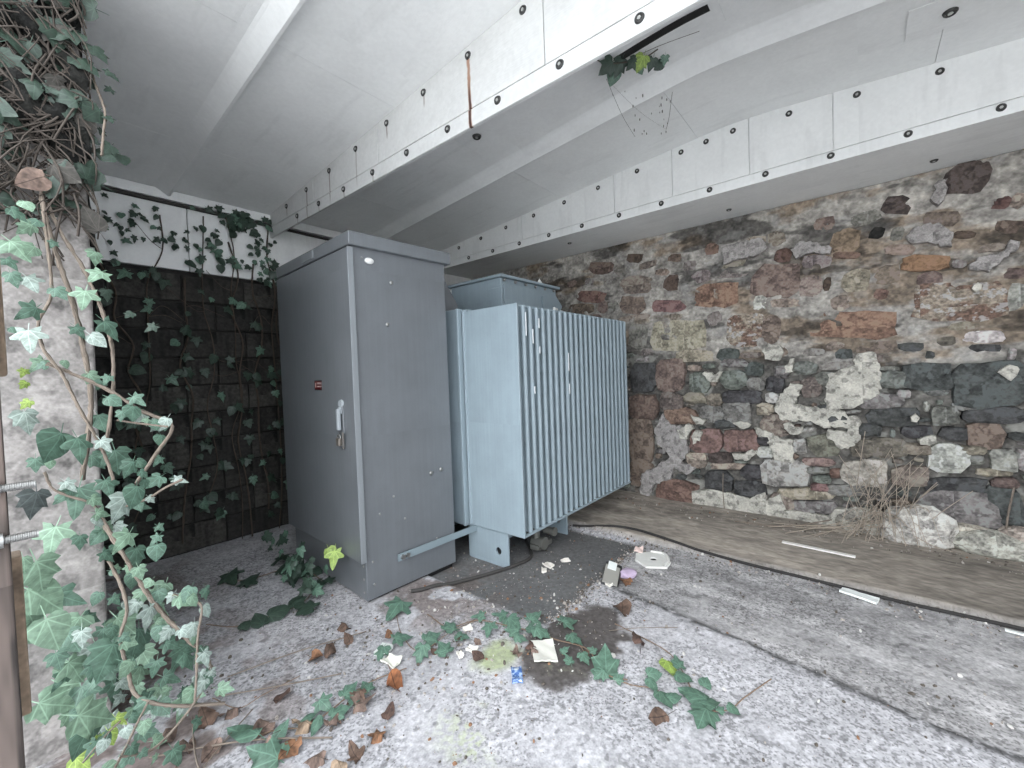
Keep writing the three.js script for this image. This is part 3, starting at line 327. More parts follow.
const wallRight = structure('wall_right', 'old rubble stone wall with sandstone blocks above and patched mortar');
const RUB = [];
{
  const NZ = 260, NY2 = 110, p = [], uv = [], ix = [];
  for (let j = 0; j <= NY2; j++) for (let i = 0; i <= NZ; i++) {
    const u = i / NZ, v = j / NY2, z = -4.3 + u * 7.1, y = -0.05 + v * 2.72, low = y < ysplit(z);
    const d = (fbm(z * 6, y * 6, 4) - 0.5) * (low ? 0.05 : 0.035) + (fbm(z * 22, y * 22, 2) - 0.5) * 0.012 + (low ? 0.022 : 0);
    p.push(WX + d, y, z); uv.push(u, (y + 0.05) / 2.8);
  }
  for (let j = 0; j < NY2; j++) for (let i = 0; i < NZ; i++) { const a = j * (NZ + 1) + i; ix.push(a, a + 1, a + NZ + 1, a + 1, a + NZ + 2, a + NZ + 1); }
  const g = new THREE.BufferGeometry(); g.setAttribute('position', new THREE.Float32BufferAttribute(p, 3)); g.setAttribute('uv', new THREE.Float32BufferAttribute(uv, 2)); g.setIndex(ix); g.computeVertexNormals();
  const wb = stoneBump.clone(); wb.repeat.set(10, 4); wb.needsUpdate = true;
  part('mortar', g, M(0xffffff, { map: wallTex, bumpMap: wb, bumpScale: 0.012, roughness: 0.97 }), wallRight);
  part('core', box(WX + 0.07, WX + 0.4, -0.1, 3.0, -4.45, 2.95), concrete, wallRight);
  const COL = { db: 0x6a5548, bd: 0x85705f, rb: 0x8f6c5c, tg: 0x9c917e, bm: 0x937f6f, pk: 0xa88d80, rd: 0x97706a, ob: 0xa5805f, dr: 0x75544a, tb: 0xa08468, mg: 0x968c87, mt: 0xa39484, tn: 0xb3a58e, wh: 0xd8d6ce, dp: 0x665852, mb: 0x8a766a, bk: 0x2f2d2b, ru: 0xa5764c, gr: 0x96928b, bx: 0xffffff, lg: 0xb3b2ab, dk: 0x57595a, gb: 0x857b6f, dg: 0x5c6462, gg: 0x828a82, gy: 0x8f8f89, br: 0x8c7665, wg: 0xcbcbc5, pw: 0xcdc2b8, og: 0x858672, ty: 0xb8ad94, bp: 0x8c7866 };  // the near-black key is a wall hole, its inner shade put into colour
  const dull = (c) => { const q = new THREE.Color(c), l = 0.3 * q.r + 0.59 * q.g + 0.11 * q.b; return q.setRGB(mix(l, q.r, 0.66) * 0.92, mix(l, q.g, 0.66) * 0.92, mix(l, q.b, 0.66) * 0.92); };
  const sm = {}; const smat = (k, q) => sm[k + q] ??= M(dull(COL[k]), { map: k === 'bx' ? stoneMix : stoneTex[q], bumpMap: stoneBump, bumpScale: k === 'bp' ? 0.006 : 0.014, roughness: 0.93 });
  function stone(z, y, w, h, tilt, key, relief, n = 10) {
    const ring = [], off = rnd() * 6.28, pw = 3.4 + rnd() * 4.5, sq = [];
    for (let i = 0; i < n; i++) {
      const a = i / n * 6.283 + rr(-0.16, 0.16) + off, c = Math.cos(a), s = Math.sin(a), k = 1 / Math.pow(Math.abs(c) ** pw + Math.abs(s) ** pw, 1 / pw) * rr(0.88, 1.06);
      ring.push([c * k * w / 2, s * k * h / 2]); sq.push(rr(0.6, 1.05));
    }
    const P = [], U = [], I = [], uo = rnd() * 3, vo = rnd() * 3; const add = (a, b, d) => { const ct = Math.cos(tilt), s2 = Math.sin(tilt), q = a * ct - b * s2, t = a * s2 + b * ct; P.push(-d, t, q); U.push((uo + q) * 1.6, (vo + t) * 1.6); };
    for (const [a, b] of ring) add(a * 1.02, b * 1.02, -0.05);
    ring.forEach(([a, b], i) => add(a * 0.95, b * 0.95, relief * 0.55 * sq[i]));
    ring.forEach(([a, b], i) => add(a * 0.66, b * 0.66, relief * sq[(i + 2) % n]));
    add(rr(-0.1, 0.1) * w, rr(-0.1, 0.1) * h, relief * rr(0.8, 1.1));
    for (let r = 0; r < 2; r++) for (let i = 0; i < n; i++) { const j = (i + 1) % n, A = r * n + i, B = r * n + j, C = A + n, D = B + n; I.push(A, B, C, B, D, C); }
    for (let i = 0; i < n; i++) I.push(2 * n + i, 2 * n + (i + 1) % n, 3 * n);
    let g = new THREE.BufferGeometry(); g.setAttribute('position', new THREE.Float32BufferAttribute(P, 3)); g.setAttribute('uv', new THREE.Float32BufferAttribute(U, 2)); g.setIndex(I); g = toCreasedNormals(g.toNonIndexed(), 0.45);
    const m = part('stone', g, smat(key, Math.floor(rnd() * 3)), wallRight); m.position.set(WX, y, z); RUB.push([z, y, w, h]); return m;
  }
  for (const t of STONES.split(' ')) {
    const a = t.split(','), z = +a[0], y = +a[1], w = +a[2], h = +a[3], up = y > ysplit(z), k = a[5];
    stone(z, y, w * (up ? 1.03 : 1.09), h * (up ? 1.05 : 1.12), +a[4], k, k === 'bp' ? 0.012 : up ? rr(0.008, 0.018) : rr(0.022, 0.05), w > 0.25 ? 14 : 11);
  }
  // smaller rubble packed between the larger stones
  const lowKeys = ['dk', 'gy', 'gg', 'dg', 'gb', 'lg', 'tg', 'dk', 'gy', 'bd'], upKeys = ['mb', 'bm', 'gr', 'mt', 'tg', 'mg', 'tn', 'gr'];
  let made = 0;
  for (let t = 0; t < 9000 && made < 290; t++) {
    const z = rr(-2.6, 1.0), y = rr(0.04, 2.55), up = y > ysplit(z); const w = up ? rr(0.12, 0.36) : rr(0.035, 0.14), h = up ? rr(0.06, 0.16) : rr(0.025, 0.09);
    if (up && (rnd() < 0.6 || y > 2.45)) continue;
    if (RUB.some(([a, b, c, d]) => Math.abs(a - z) < (c + w) * 0.46 && Math.abs(b - y) < (d + h) * 0.46)) continue;
    stone(z, y, w, h, rr(-0.12, 0.12), (up ? upKeys : lowKeys)[Math.floor(rnd() * (up ? upKeys : lowKeys).length)], up ? 0.007 : rr(0.01, 0.03), 8); made++;
  }
  const pm = [M(0xcfcec6, { map: concTex, bumpMap: stoneBump, bumpScale: 0.012, roughness: 0.97 }), M(0xffffff, { map: concTex, bumpMap: stoneBump, bumpScale: 0.010, roughness: 0.97 })];
  const whitePl = M(0xeae9e3, { bumpMap: stoneBump, map: plasterTex, bumpScale: 0.014, roughness: 0.97 });
  PLASTER.forEach((poly, q) => {
    const s = new THREE.Shape(), pts = [];
    poly.forEach((a, i) => { const b = poly[(i + 1) % poly.length], J = q === 3 || q === 4 ? 0.004 : 0.011; pts.push(new THREE.Vector2(...a)); const L = Math.hypot(b[0] - a[0], b[1] - a[1]), n = Math.floor(L / 0.02); for (let k = 1; k < n; k++) { const t = k / n; pts.push(new THREE.Vector2(mix(a[0], b[0], t) + rr(-J, J), mix(a[1], b[1], t) + rr(-J, J))); } });
    s.setFromPoints(pts); const th = q < 5 ? 0.045 : 0.055;
    const g = new THREE.ExtrudeGeometry(s, { depth: th, bevelEnabled: true, bevelSize: 0.006, bevelThickness: 0.007, bevelSegments: 2, curveSegments: 1 });
    g.rotateY(-Math.PI / 2); g.translate(WX + (poly[0][1] > 1.45 ? 0.024 : 0.012) - q * 0.0009, 0, 0);
    part('plaster_patch', worldUV(g, 1.5), q === 2 ? pm[1] : q === 16 || q === 17 || q === 18 || q > 20 ? pm[1] : whitePl, wallRight);
  });
}

// ---------------------------------------------------------------- pillar and gate on the left
{
  const g = group('pillar', 'weathered concrete pillar at the opening, overgrown with ivy', 'pillar', [0, 0, 0]);
  const s = part('shaft', worldUV(rbox(-0.2, 0.243, -0.05, 3.02, -2.6, -2.3, 0.012)), concrete, g); s.rotation.z = -0.010;
  const c = new THREE.CylinderGeometry(0.075, 0.02, 0.42, 5); c.translate(0.11, 2.88, -2.42); part('corbel', c, M(0xd8cfcb, { map: concTex, roughness: 0.95 }), g);
}
{
  const g = group('wooden_gate', 'weathered grey wooden gate post with two long threaded bolts', 'gate');
  const wood = M(0xffffff, { map: woodTex, bumpMap: woodTex, bumpScale: 0.004, roughness: 0.9 }), fresh = M(0xf0d8bd, { map: concTex, roughness: 0.85 });
  part('post', worldUV(rbox(-0.16, 0.008, -0.01, 2.15, -1.30, -1.19, 0.006)), wood, g);
  part('batten', worldUV(rbox(-0.05, 0.022, 0.70, 1.02, -1.36, -1.30, 0.004)), fresh, g);
  part('rail', worldUV(rbox(-0.9, -0.02, 1.04, 1.22, -1.36, -1.30, 0.006)), wood, g);
  part('rail', worldUV(rbox(-0.9, -0.02, 1.75, 1.9, -1.36, -1.30, 0.006)), wood, g);
  part('edge_board', worldUV(rbox(-0.10, 0.02, 1.38, 2.1, -1.37, -1.31, 0.006)), fresh, g);
  for (const y of [1.178, 1.086]) {
    const b = new THREE.CylinderGeometry(0.0065, 0.0065, 0.12, 10); b.rotateZ(Math.PI / 2); b.translate(-0.018, y, -1.18); const parts = [b];
    for (let i = 0; i < 14; i++) { const t = new THREE.TorusGeometry(0.0066, 0.001, 4, 10); t.rotateY(Math.PI / 2); t.translate(0.002 + i * 0.0028, y, -1.18); parts.push(t); }
    const bo = part('threaded_bolt', merge(parts), steel, g); const n = new THREE.CylinderGeometry(0.014, 0.014, 0.012, 6); n.rotateZ(Math.PI / 2); n.translate(-0.006, y, -1.18); part('nut', n, steel, bo);
  }
}

// ---------------------------------------------------------------- electrical cabinet
{
  const g = group('electrical_cabinet', 'tall dark grey steel electrical cabinet with a padlocked door', 'cabinet', [1.366, 0, -2.302]); g.rotation.y = -3.2 * Math.PI / 180;
  const W = 0.685, D = 1.08, H = 2.13;         // local: x to the right side, -z to the back
  part('body', worldUV(rbox(0, W, 0.012, H, -D, 0, 0.006)), cabinetGrey, g);
  part('plinth', worldUV(box(0.02, W - 0.02, -0.02, 0.02, -D + 0.02, -0.02)), black, g);
  const lid = part('lid', worldUV(rbox(-0.035, W + 0.03, H - 0.005, H + 0.075, -D - 0.03, 0.035, 0.006)), cabinetGrey, g);
  part('lid_clip', rbox(-0.041, -0.034, H + 0.01, H + 0.06, -0.62, -0.44, 0.002), cabinetEdge, lid);
  const door = part('door', worldUV(rbox(-0.034, -0.004, 0.255, H - 0.012, -D - 0.035, 0.012, 0.006)), cabinetGrey, g);
  part('door_edge', rbox(-0.036, 0.0, 0.255, H - 0.012, 0.010, 0.016, 0.002), cabinetEdge, door);
  const hp = part('handle_plate', rbox(-0.042, -0.033, 1.02, 1.20, -0.166, -0.118, 0.004), cabinetGrey, door);
  part('handle', merge([rbox(-0.072, -0.048, 1.04, 1.17, -0.156, -0.128, 0.008), rbox(-0.06, -0.036, 1.14, 1.18, -0.154, -0.130, 0.006)]), M(0x8f9599, { roughness: 0.45 }), hp);
  const hc = new THREE.CylinderGeometry(0.024, 0.026, 0.012, 18); hc.rotateZ(Math.PI / 2); hc.translate(-0.04, 1.20, -0.142); part('handle_boss', hc, M(0x9aa0a4, { roughness: 0.45 }), hp);
  const lock = part('padlock', rbox(-0.075, -0.05, 0.945, 0.995, -0.165, -0.122, 0.008), M(0x77716a, { roughness: 0.4, metalness: 0.6 }), hp);
  part('shackle', (() => { const q = new THREE.TorusGeometry(0.020, 0.0045, 6, 14, Math.PI); q.rotateY(Math.PI / 2); q.translate(-0.062, 0.995, -0.143); return q; })(), steel, lock);
  part('key_flap', rbox(-0.058, -0.046, 0.93, 1.03, -0.115, -0.107, 0.002), M(0x6d6a66, { roughness: 0.5, metalness: 0.5 }), hp);
  // small red and black warning plate
  const pt = tex(96, 64, (u, v) => { const b = u < 0.06 || u > 0.94 || v < 0.08 || v > 0.92; let c = [0.10, 0.06, 0.06]; if (!b) { const s = (v > 0.6 && v < 0.8 && ((u * 9) % 1) < 0.6 && u > 0.35) || (v > 0.3 && v < 0.44 && u > 0.4 && ((u * 12) % 1) < 0.65); c = u < 0.33 ? [0.42, 0.08, 0.09] : [0.30, 0.07, 0.08]; if (s) c = [0.80, 0.74, 0.72]; if (u < 0.3 && Math.abs(u - 0.17) < (v - 0.2) * 0.0 + 0.06 && v > 0.25 && v < 0.75) c = [0.78, 0.68, 0.64]; } return c; });
  const pg = new THREE.BoxGeometry(0.003, 0.064, 0.105); pg.translate(-0.0365, 1.315, -0.46); part('warning_plate', pg, M(0xffffff, { map: pt, roughness: 0.4 }), door);
  const scr = (x, y, r = 0.012) => { const b = new THREE.SphereGeometry(r, 12, 8); b.scale(1, 1, 0.5); b.translate(x, y, 0.002); part('screw_head', b, steel, g); };
  for (const [x, y, r] of [[0.255, 1.945, 0.013], [0.215, 1.68, 0.013], [0.585, 0.70, 0.015], [0.50, 0.69, 0.015], [0.10, 1.20, 0.0], [0.205, 0.60, 0.008], [0.105, 0.515, 0.008], [0.28, 0.44, 0.008], [0.525, 0.235, 0.008], [0.045, 0.24, 0.008], [0.05, 0.10, 0.008], [0.06, 2.07, 0.006]]) if (r) scr(x, y, r);
  for (const y of [0.06, 0.14, 0.22]) { const b = new THREE.SphereGeometry(0.008, 10, 6); b.scale(0.5, 1, 1); b.translate(-0.001, y, -0.03); part('screw_head', b, steel, g); }
  const gl = new THREE.IcosahedronGeometry(0.022, 1); gl.scale(1.4, 0.9, 0.6); gl.translate(0.105, 2.055, 0.008); part('sealant_blob', gl, M(0xd9d9d6, { roughness: 0.7 }), g);
}
{   // flat bar bolted between the cabinet and the transformer base
  const g = group('tie_bar', 'flat grey steel bar bolted from the cabinet to the transformer base', 'bar');
  const bar = new THREE.BoxGeometry(0.72, 0.045, 0.008), n = bar.attributes.position; bar.translate(0.33, 0, 0);
  const m = part('bar', bar, M(0x87959b, { roughness: 0.5, metalness: 0.2 }), g); m.position.set(1.60, 0.212, -2.268); m.rotation.y = -0.06;
  for (const x of [1.60, 1.635]) { const b = new THREE.CylinderGeometry(0.016, 0.016, 0.016, 6); b.rotateX(Math.PI / 2); b.translate(x, 0.212, -2.256); part('bolt', b, steel, g); }
}

// ---------------------------------------------------------------- transformer
{
  const g = group('transformer', 'pale blue-grey power transformer with a row of tall cooling fins', 'transformer');
  const X0 = 2.225, X1 = 3.93, Y0 = 0.245, Y1 = 1.805;
  part('tank', worldUV(rbox(X0 + 0.05, X1 - 0.03, 0.22, 1.80, -3.35, -2.27, 0.01)), tfBlue, g);
  part('tank_lid', worldUV(rbox(X0 + 0.0, X1 + 0.0, 1.80, 1.83, -3.40, -2.24, 0.004)), tfBlue, g);
  const fl = part('corner_flange', worldUV(rbox(X0 - 0.035, X0 + 0.07, 0.225, 1.835, -2.46, -2.30, 0.008)), tfBlue, g);
  part('flange_rim', rbox(X0 - 0.045, X0 + 0.03, 0.225, 1.835, -2.312, -2.288, 0.004), tfBlue, fl);
  part('flange_rim', rbox(X0 - 0.015, X0 + 0.03, 0.235, 1.825, -2.275, -2.258, 0.004), tfBlue, fl);
  const N = 23, pitch = (X1 - X0 - 0.03) / (N - 1);
  const fin = (() => {          // pressed fin: thin web with a rolled bead along its outer edge
    const s = new THREE.Shape(), w = 0.006, r = 0.0165; s.moveTo(-w, -0.5); s.lineTo(w, -0.5); s.lineTo(w, -2 * r + 0.002); s.absarc(0, -r, r, -1.19, Math.PI + 1.19, false); s.lineTo(-w, -2 * r + 0.002); s.closePath();
    const q = new THREE.ExtrudeGeometry(s, { depth: Y1 - Y0, bevelEnabled: false, curveSegments: 7 }); q.rotateX(-Math.PI / 2); q.scale(1, 1, -1); return q;
  })();
  fin.computeBoundingBox(); const bz = fin.boundingBox; fin.translate(0, Y0 - bz.min.y, -1.77 - bz.max.z); const finG = worldUV(fin);
  for (let i = 0; i < N; i++) { const m = part('cooling_fin', finG, tfBlue, g); m.position.x = X0 + 0.015 + i * pitch; }
  part('side_sheet', worldUV(rbox(X0 - 0.008, X0 + 0.006, Y0 - 0.012, Y1 + 0.008, -2.27, -1.762, 0.005)), tfBlue, g);
  part('fin_rod', rbox(X0 - 0.006, X1, Y0 - 0.012, Y0 + 0.004, -1.785, -1.765, 0.003), tfBlue, g);
  part('fin_rod', rbox(X0, X1, Y1 - 0.006, Y1 + 0.008, -1.80, -1.785, 0.003), tfBlue, g);
  // white paint drips on the fins
  for (const [i, y, h] of [[1, 1.60, 0.16], [2, 1.55, 0.10], [3, 1.66, 0.07], [3, 1.48, 0.05], [8, 1.35, 0.14], [8, 1.17, 0.08], [2, 1.2, 0.05]]) part('paint_drip', rbox(-0.004, 0.004, y, y + h, -0.003, 0.003, 0.002), M(0xe8ebec, { roughness: 0.6 }), g).position.set(X0 + 0.018 + i * pitch, 0, -1.766);
  // base
  const ft = (x) => { const s = new THREE.Shape(); s.moveTo(-2.30, -0.03); s.lineTo(-1.93, -0.03); s.lineTo(-1.93, 0.25); s.lineTo(-2.30, 0.25); s.closePath(); const h = new THREE.Path(); h.absarc(-2.02, 0.085, 0.028, 0, Math.PI * 2, true); s.holes.push(h); const q = new THREE.ExtrudeGeometry(s, { depth: 0.014, bevelEnabled: true, bevelSize: 0.002, bevelThickness: 0.002, bevelSegments: 1 }); q.rotateY(-Math.PI / 2); q.translate(x + 0.014, 0, 0); return worldUV(q); };
  part('skid_plate', ft(2.237), tfBlue, g); part('skid_plate', ft(3.0), tfBlue, g);
  part('skid_web', worldUV(box(2.24, 3.0, 0.09, 0.23, -2.12, -2.10)), tfBlue, g); part('skid_web', worldUV(box(2.24, 3.0, -0.03, 0.25, -2.32, -2.29)), tfBlue, g);
  part('skid', worldUV(box(2.26, 3.85, -0.03, 0.22, -3.3, -2.9)), tfBlue, g);
  const vv = [new THREE.CylinderGeometry(0.04, 0.04, 0.10, 12), new THREE.CylinderGeometry(0.028, 0.028, 0.18, 10), new THREE.CylinderGeometry(0.05, 0.05, 0.02, 8)]; vv[0].rotateX(Math.PI / 2); vv[1].translate(0, 0.05, -0.02); vv[2].rotateX(Math.PI / 2); vv[2].translate(0, 0, 0.05);
  const v2 = vv[0].clone(); v2.scale(0.7, 0.7, 0.8); v2.translate(0.11, 0.06, 0.02); const v3 = vv[2].clone(); v3.scale(0.7, 0.7, 1); v3.translate(0.11, 0.06, 0.02); const bx = rbox(-0.05, 0.14, -0.05, -0.01, -0.05, 0.03, 0.006);
  const valve = part('drain_valve', merge([...vv, v2, v3, bx]), M(0x6b6b66, { roughness: 0.6, metalness: 0.3 }), g); valve.position.set(2.60, 0.05, -1.93);
  // terminal box on top
  const tb = part('terminal_box', worldUV(rbox(2.84, 3.70, 1.82, 2.185, -3.05, -2.42, 0.004)), tfBlue, g);
  part('box_lid', worldUV(rbox(2.81, 3.73, 2.185, 2.21, -3.08, -2.385, 0.004)), tfBlue, tb);
  part('access_panel', worldUV(rbox(2.86, 3.36, 1.83, 2.13, -2.425, -2.40, 0.004)), tfBlue, tb);
  part('side_plate', worldUV(rbox(2.825, 2.845, 1.83, 2.10, -2.56, -2.40, 0.004)), tfBlue, tb);
  for (let i = 0; i < 6; i++) { const b = new THREE.SphereGeometry(0.016, 8, 6); b.translate(2.87 + i * 0.155, 2.165, -2.405); part('bolt', b, steel, tb); }
  const br = new THREE.Shape(); br.moveTo(0, 0); br.lineTo(0.22, 0); br.lineTo(0.34, 0.19); br.lineTo(0.20, 0.31); br.lineTo(0, 0.26); br.closePath(); const bg = new THREE.ExtrudeGeometry(br, { depth: 0.012, bevelEnabled: false }); bg.translate(3.44, 1.83, -2.41); part('bracket', worldUV(bg), tfBlue, tb);
  for (const [x, y] of [[3.62, 1.98], [3.655, 1.975], [3.74, 1.945]]) { const b = new THREE.SphereGeometry(x > 3.7 ? 0.03 : 0.018, 10, 8); b.translate(x, y, -2.39); part('cap', b, M(0xe8e8e6, { roughness: 0.4 }), tb); }
  const cp = new THREE.ConeGeometry(0.03, 0.05, 10); cp.translate(3.42, 2.235, -2.42); part('cap', cp, M(0xe8e8e6, { roughness: 0.4 }), tb);
  const lug = new THREE.Shape(); lug.moveTo(0, 0); lug.lineTo(0.20, 0); lug.lineTo(0.20, 0.10); lug.lineTo(0.0, 0.38); lug.closePath(); const lg = new THREE.ExtrudeGeometry(lug, { depth: 0.012, bevelEnabled: false }); lg.rotateY(0); lg.translate(2.16, 1.80, -2.48); part('lifting_lug', worldUV(lg), cabinetGrey, g);
}
{
  const y = (p) => p.map(([x, z]) => [x, fy(x, z) + 0.013, z]);
  single('power_cable', tube(y([[1.60, -2.19], [1.641, -2.156], [1.74, -2.12], [1.829, -2.087], [2.094, -1.976], [2.3, -1.91], [2.45, -1.90], [2.62, -2.05], [2.75, -2.2]]), 0.012, 70, 8), M(0x3a3836, { roughness: 0.75 }), 'black power cable running under the transformer from the grey cabinet', 'cable');
  single('cable_conduit', tube(y([[3.13, -1.95], [3.17, -1.86], [3.25, -1.6], [3.27, -1.43], [3.21, -1.15], [3.18, -0.927], [3.16, -0.6], [3.15, -0.317], [3.135, -0.05], [3.125, 0.146], [3.13, 0.4], [3.13, 0.9]]), 0.010, 90, 8), M(0x2c2a29, { roughness: 0.85 }), 'dark cable lying along the edge of the floor ledge', 'cable');
}

// ---------------------------------------------------------------- ivy
function leafGeo(kind) {         // stalk at the origin, tip near y = 1, width about 1
  const half = { ivy: [[0.04, -0.03], [0.16, -0.14], [0.34, -0.10], [0.50, 0.10], [0.36, 0.22], [0.44, 0.44], [0.47, 0.52], [0.26, 0.52], [0.14, 0.76], [0.0, 0.98]], heart: [[0.05, -0.05], [0.22, -0.10], [0.40, 0.05], [0.45, 0.25], [0.40, 0.45], [0.27, 0.68], [0.12, 0.86], [0.0, 0.98]], long: [[0.06, 0.0], [0.20, 0.08], [0.29, 0.26], [0.29, 0.45], [0.22, 0.66], [0.11, 0.86], [0.0, 1.02]], star: [[0.05, 0.0], [0.14, -0.12], [0.36, -0.18], [0.30, 0.05], [0.52, 0.22], [0.50, 0.34], [0.24, 0.38], [0.18, 0.60], [0.10, 0.82], [0.0, 0.98]] }[kind];
  const P = [], U = [], I = []; const n = half.length, bend = (x, y) => -0.22 * Math.abs(x) ** 1.3 - 0.16 * (y - 0.3) ** 2 + 0.05 * Math.sin(x * 9 + y * 7);
  const mid = half.map(([, y]) => clamp(y, 0, 1));
  for (let i = 0; i < n; i++) { P.push(0, mid[i], bend(0, mid[i])); U.push(0.5, 0.1 + mid[i] * 0.85); }
  for (const s of [1, -1]) for (const [x, y] of half) { P.push(s * x, y, bend(s * x, y)); U.push(0.5 + s * x * 0.85, 0.1 + y * 0.85); }
  for (let i = 0; i + 1 < n; i++) { I.push(i, n + i, n + i + 1, i, n + i + 1, i + 1); I.push(i, 2 * n + i + 1, 2 * n + i, i, i + 1, 2 * n + i + 1); }
  const b = P.length / 3; P.push(-0.015, 0, 0, 0.015, 0, 0, 0.01, -0.38, -0.16, -0.01, -0.38, -0.16); U.push(0.5, 0.12, 0.5, 0.12, 0.5, 0.1, 0.5, 0.1); I.push(b, b + 3, b + 2, b, b + 2, b + 1);
  const g = new THREE.BufferGeometry(); g.setAttribute('position', new THREE.Float32BufferAttribute(P, 3)); g.setAttribute('uv', new THREE.Float32BufferAttribute(U, 2)); g.setIndex(I); g.computeVertexNormals(); g.translate(0, -0.42, 0); return g;
}
const LG = { ivy: leafGeo('ivy'), heart: leafGeo('heart'), long: leafGeo('long'), star: leafGeo('star') };
function leaf(parent, p, size, normal, roll, kind, mat, name = 'leaf') {
  const m = part(name, LG[kind], mat, parent); m.position.set(...p); const q = new THREE.Quaternion().setFromUnitVectors(V(0, 0, 1), normal.clone().normalize()); q.multiply(new THREE.Quaternion().setFromAxisAngle(V(0, 0, 1), roll)); m.quaternion.copy(q); m.scale.set(size * rr(0.85, 1.1), size, size); return m;
}
function stems(parent, list, mat) { for (const [r, pts] of list) { const g = tube(pts, r * 0.68, Math.max(16, pts.length * 7), 6), p = g.attributes.position; for (let i = 0; i < p.count; i++) { const k = (hash(i * 3, 7) - 0.5) * r * 0.35; p.setXYZ(i, p.getX(i) + k, p.getY(i) + k, p.getZ(i) + k); } part('stem', g, mat, parent); } }
const pick = (a) => a[Math.floor(rnd() * a.length)];
function hung(parent, L, kinds, dir = V(0.15, 0.35, 1)) { for (const [x, y, z, s, t] of L) leaf(parent, [x, y, z], Math.min(0.115, s) * rr(0.9, 1.1), V(dir.x + rr(-0.5, 0.5), dir.y + rr(-0.35, 0.35), dir.z), Math.PI + rr(-0.9, 0.9), pick(kinds), leafMat[t]); }
function laid(parent, L, kinds) { for (const [x, , z, s, t] of L) leaf(parent, [x, fy(x, z) + 0.02 + s * 0.12, z], s * rr(1.05, 1.25), V(rr(-0.45, 0.15), 1, rr(-0.1, 0.5)), rr(-3.1, 3.1), pick(kinds), leafMat[t]); }
{
  const g = group('ivy_vine', 'large pale green ivy climbing over the concrete pillar on woody stems', 'ivy');
  stems(g, PILLAR_STEMS, barkPale); hung(g, PILLAR_LEAVES, ['ivy', 'ivy', 'star', 'star', 'heart']);
  // younger leaves along the stems
  for (const [, pts] of PILLAR_STEMS.slice(3)) for (let i = 0; i + 1 < pts.length; i++) for (let k = 0; k < 2; k++) { const t = rnd(); leaf(g, [0, 1, 2].map((a) => mix(pts[i][a], pts[i + 1][a], t) + rr(-0.03, 0.03)), rr(0.03, 0.06), V(rr(-0.4, 0.7), rr(0, 0.7), 1), rr(2, 4.3), pick(['ivy', 'star', 'heart']), leafMat[pick(['m', 'm', 'b', 'p'])]); }
  for (let k = 0; k < 40; k++) { const x = rr(0.10, 0.42), y = rr(0.05, 0.55); leaf(g, [x, y, rr(-2.25, -1.95)], rr(0.05, 0.10), V(rr(-0.4, 0.6), rr(0, 0.7), 1), rr(2, 4.3), pick(['ivy', 'star']), leafMat[pick(['m', 'b', 'm', 'p'])]); }
}
{
  const g = group('hanging_ivy', 'ivy spray tinted dark for shade, hanging in front of the ceiling beside the pillar top', 'ivy');
  stems(g, EAVE_STEMS, barkPale); hung(g, EAVE_LEAVES, ['ivy', 'star', 'heart']);  // dark tint on every leaf paints in the shade by the pillar top
}
{
  const g = group('dead_ivy_mat', 'grey tangle of dead ivy twigs over the pillar top', 'dead ivy'); const tw = [];
  for (let k = 0; k < 420; k++) { const x = rr(-0.12, 0.27), y = rr(2.0, 2.95), a = rr(-1.2, 1.2) + Math.PI / 2, L = rr(0.06, 0.28), z = rr(-2.29, -2.22); tw.push(tube([[x, y, z], [Math.min(0.28, x + Math.cos(a) * L * 0.5 + rr(-0.02, 0.02)), y - Math.sin(a) * L * 0.5, z + rr(0, 0.04)], [Math.min(0.28, x + Math.cos(a) * L), y - Math.sin(a) * L, z + rr(-0.01, 0.02)]], rr(0.0015, 0.004), 5, 4)); }
  const nz = [], nu = [], ni = [], A = 40, B = 70; for (let j = 0; j <= B; j++) for (let i = 0; i <= A; i++) { const x = -0.2 + 0.475 * i / A, y = 1.9 + 1.12 * j / B, e = fbm(x * 9 + 4, y * 9, 4) - 0.42 - 0.6 * smooth(2.25, 1.95, y + 0.3 * (fbm(x * 12, 3, 2) - 0.5)); nz.push(x + 0.02 * (fbm(y * 20, x * 8, 2) - 0.5), y, -2.296 + clamp(e * 0.28, -0.02, 0.07) + 0.03 * (fbm(x * 60, y * 60, 2) - 0.5)); nu.push(x * 2, y * 2); if (i < A && j < B) { const q = j * (A + 1) + i; ni.push(q, q + 1, q + A + 1, q + 1, q + A + 2, q + A + 1); } }
  const ng = new THREE.BufferGeometry(); ng.setAttribute('position', new THREE.Float32BufferAttribute(nz, 3)); ng.setAttribute('uv', new THREE.Float32BufferAttribute(nu, 2)); ng.setIndex(ni); ng.computeVertexNormals(); part('matted_foliage', ng, M(0x6a6c66, { map: blockTex, bumpMap: stoneBump, bumpScale: 0.01, roughness: 1 }), g);
  const m = part('twigs', merge(tw), M(0x4d4640, { roughness: 0.95 }), g); m.userData.kind = 'stuff';
  for (let k = 0; k < 70; k++) leaf(g, [rr(-0.10, 0.27), rr(1.98, 2.95), rr(-2.27, -2.2)], rr(0.05, 0.12), V(rr(-0.6, 0.6), rr(-0.5, 0.6), 1), rr(0, 6.2), pick(['ivy', 'heart', 'star']), rnd() < 0.6 ? leafMat.d : M(0x5d5a54, { map: leafTex }), 'dead_leaf');
  leaf(g, [0.115, 2.07, -2.19], 0.09, V(0.1, 0, 1), 2.2, 'heart', dryMat[2], 'dead_leaf');
}
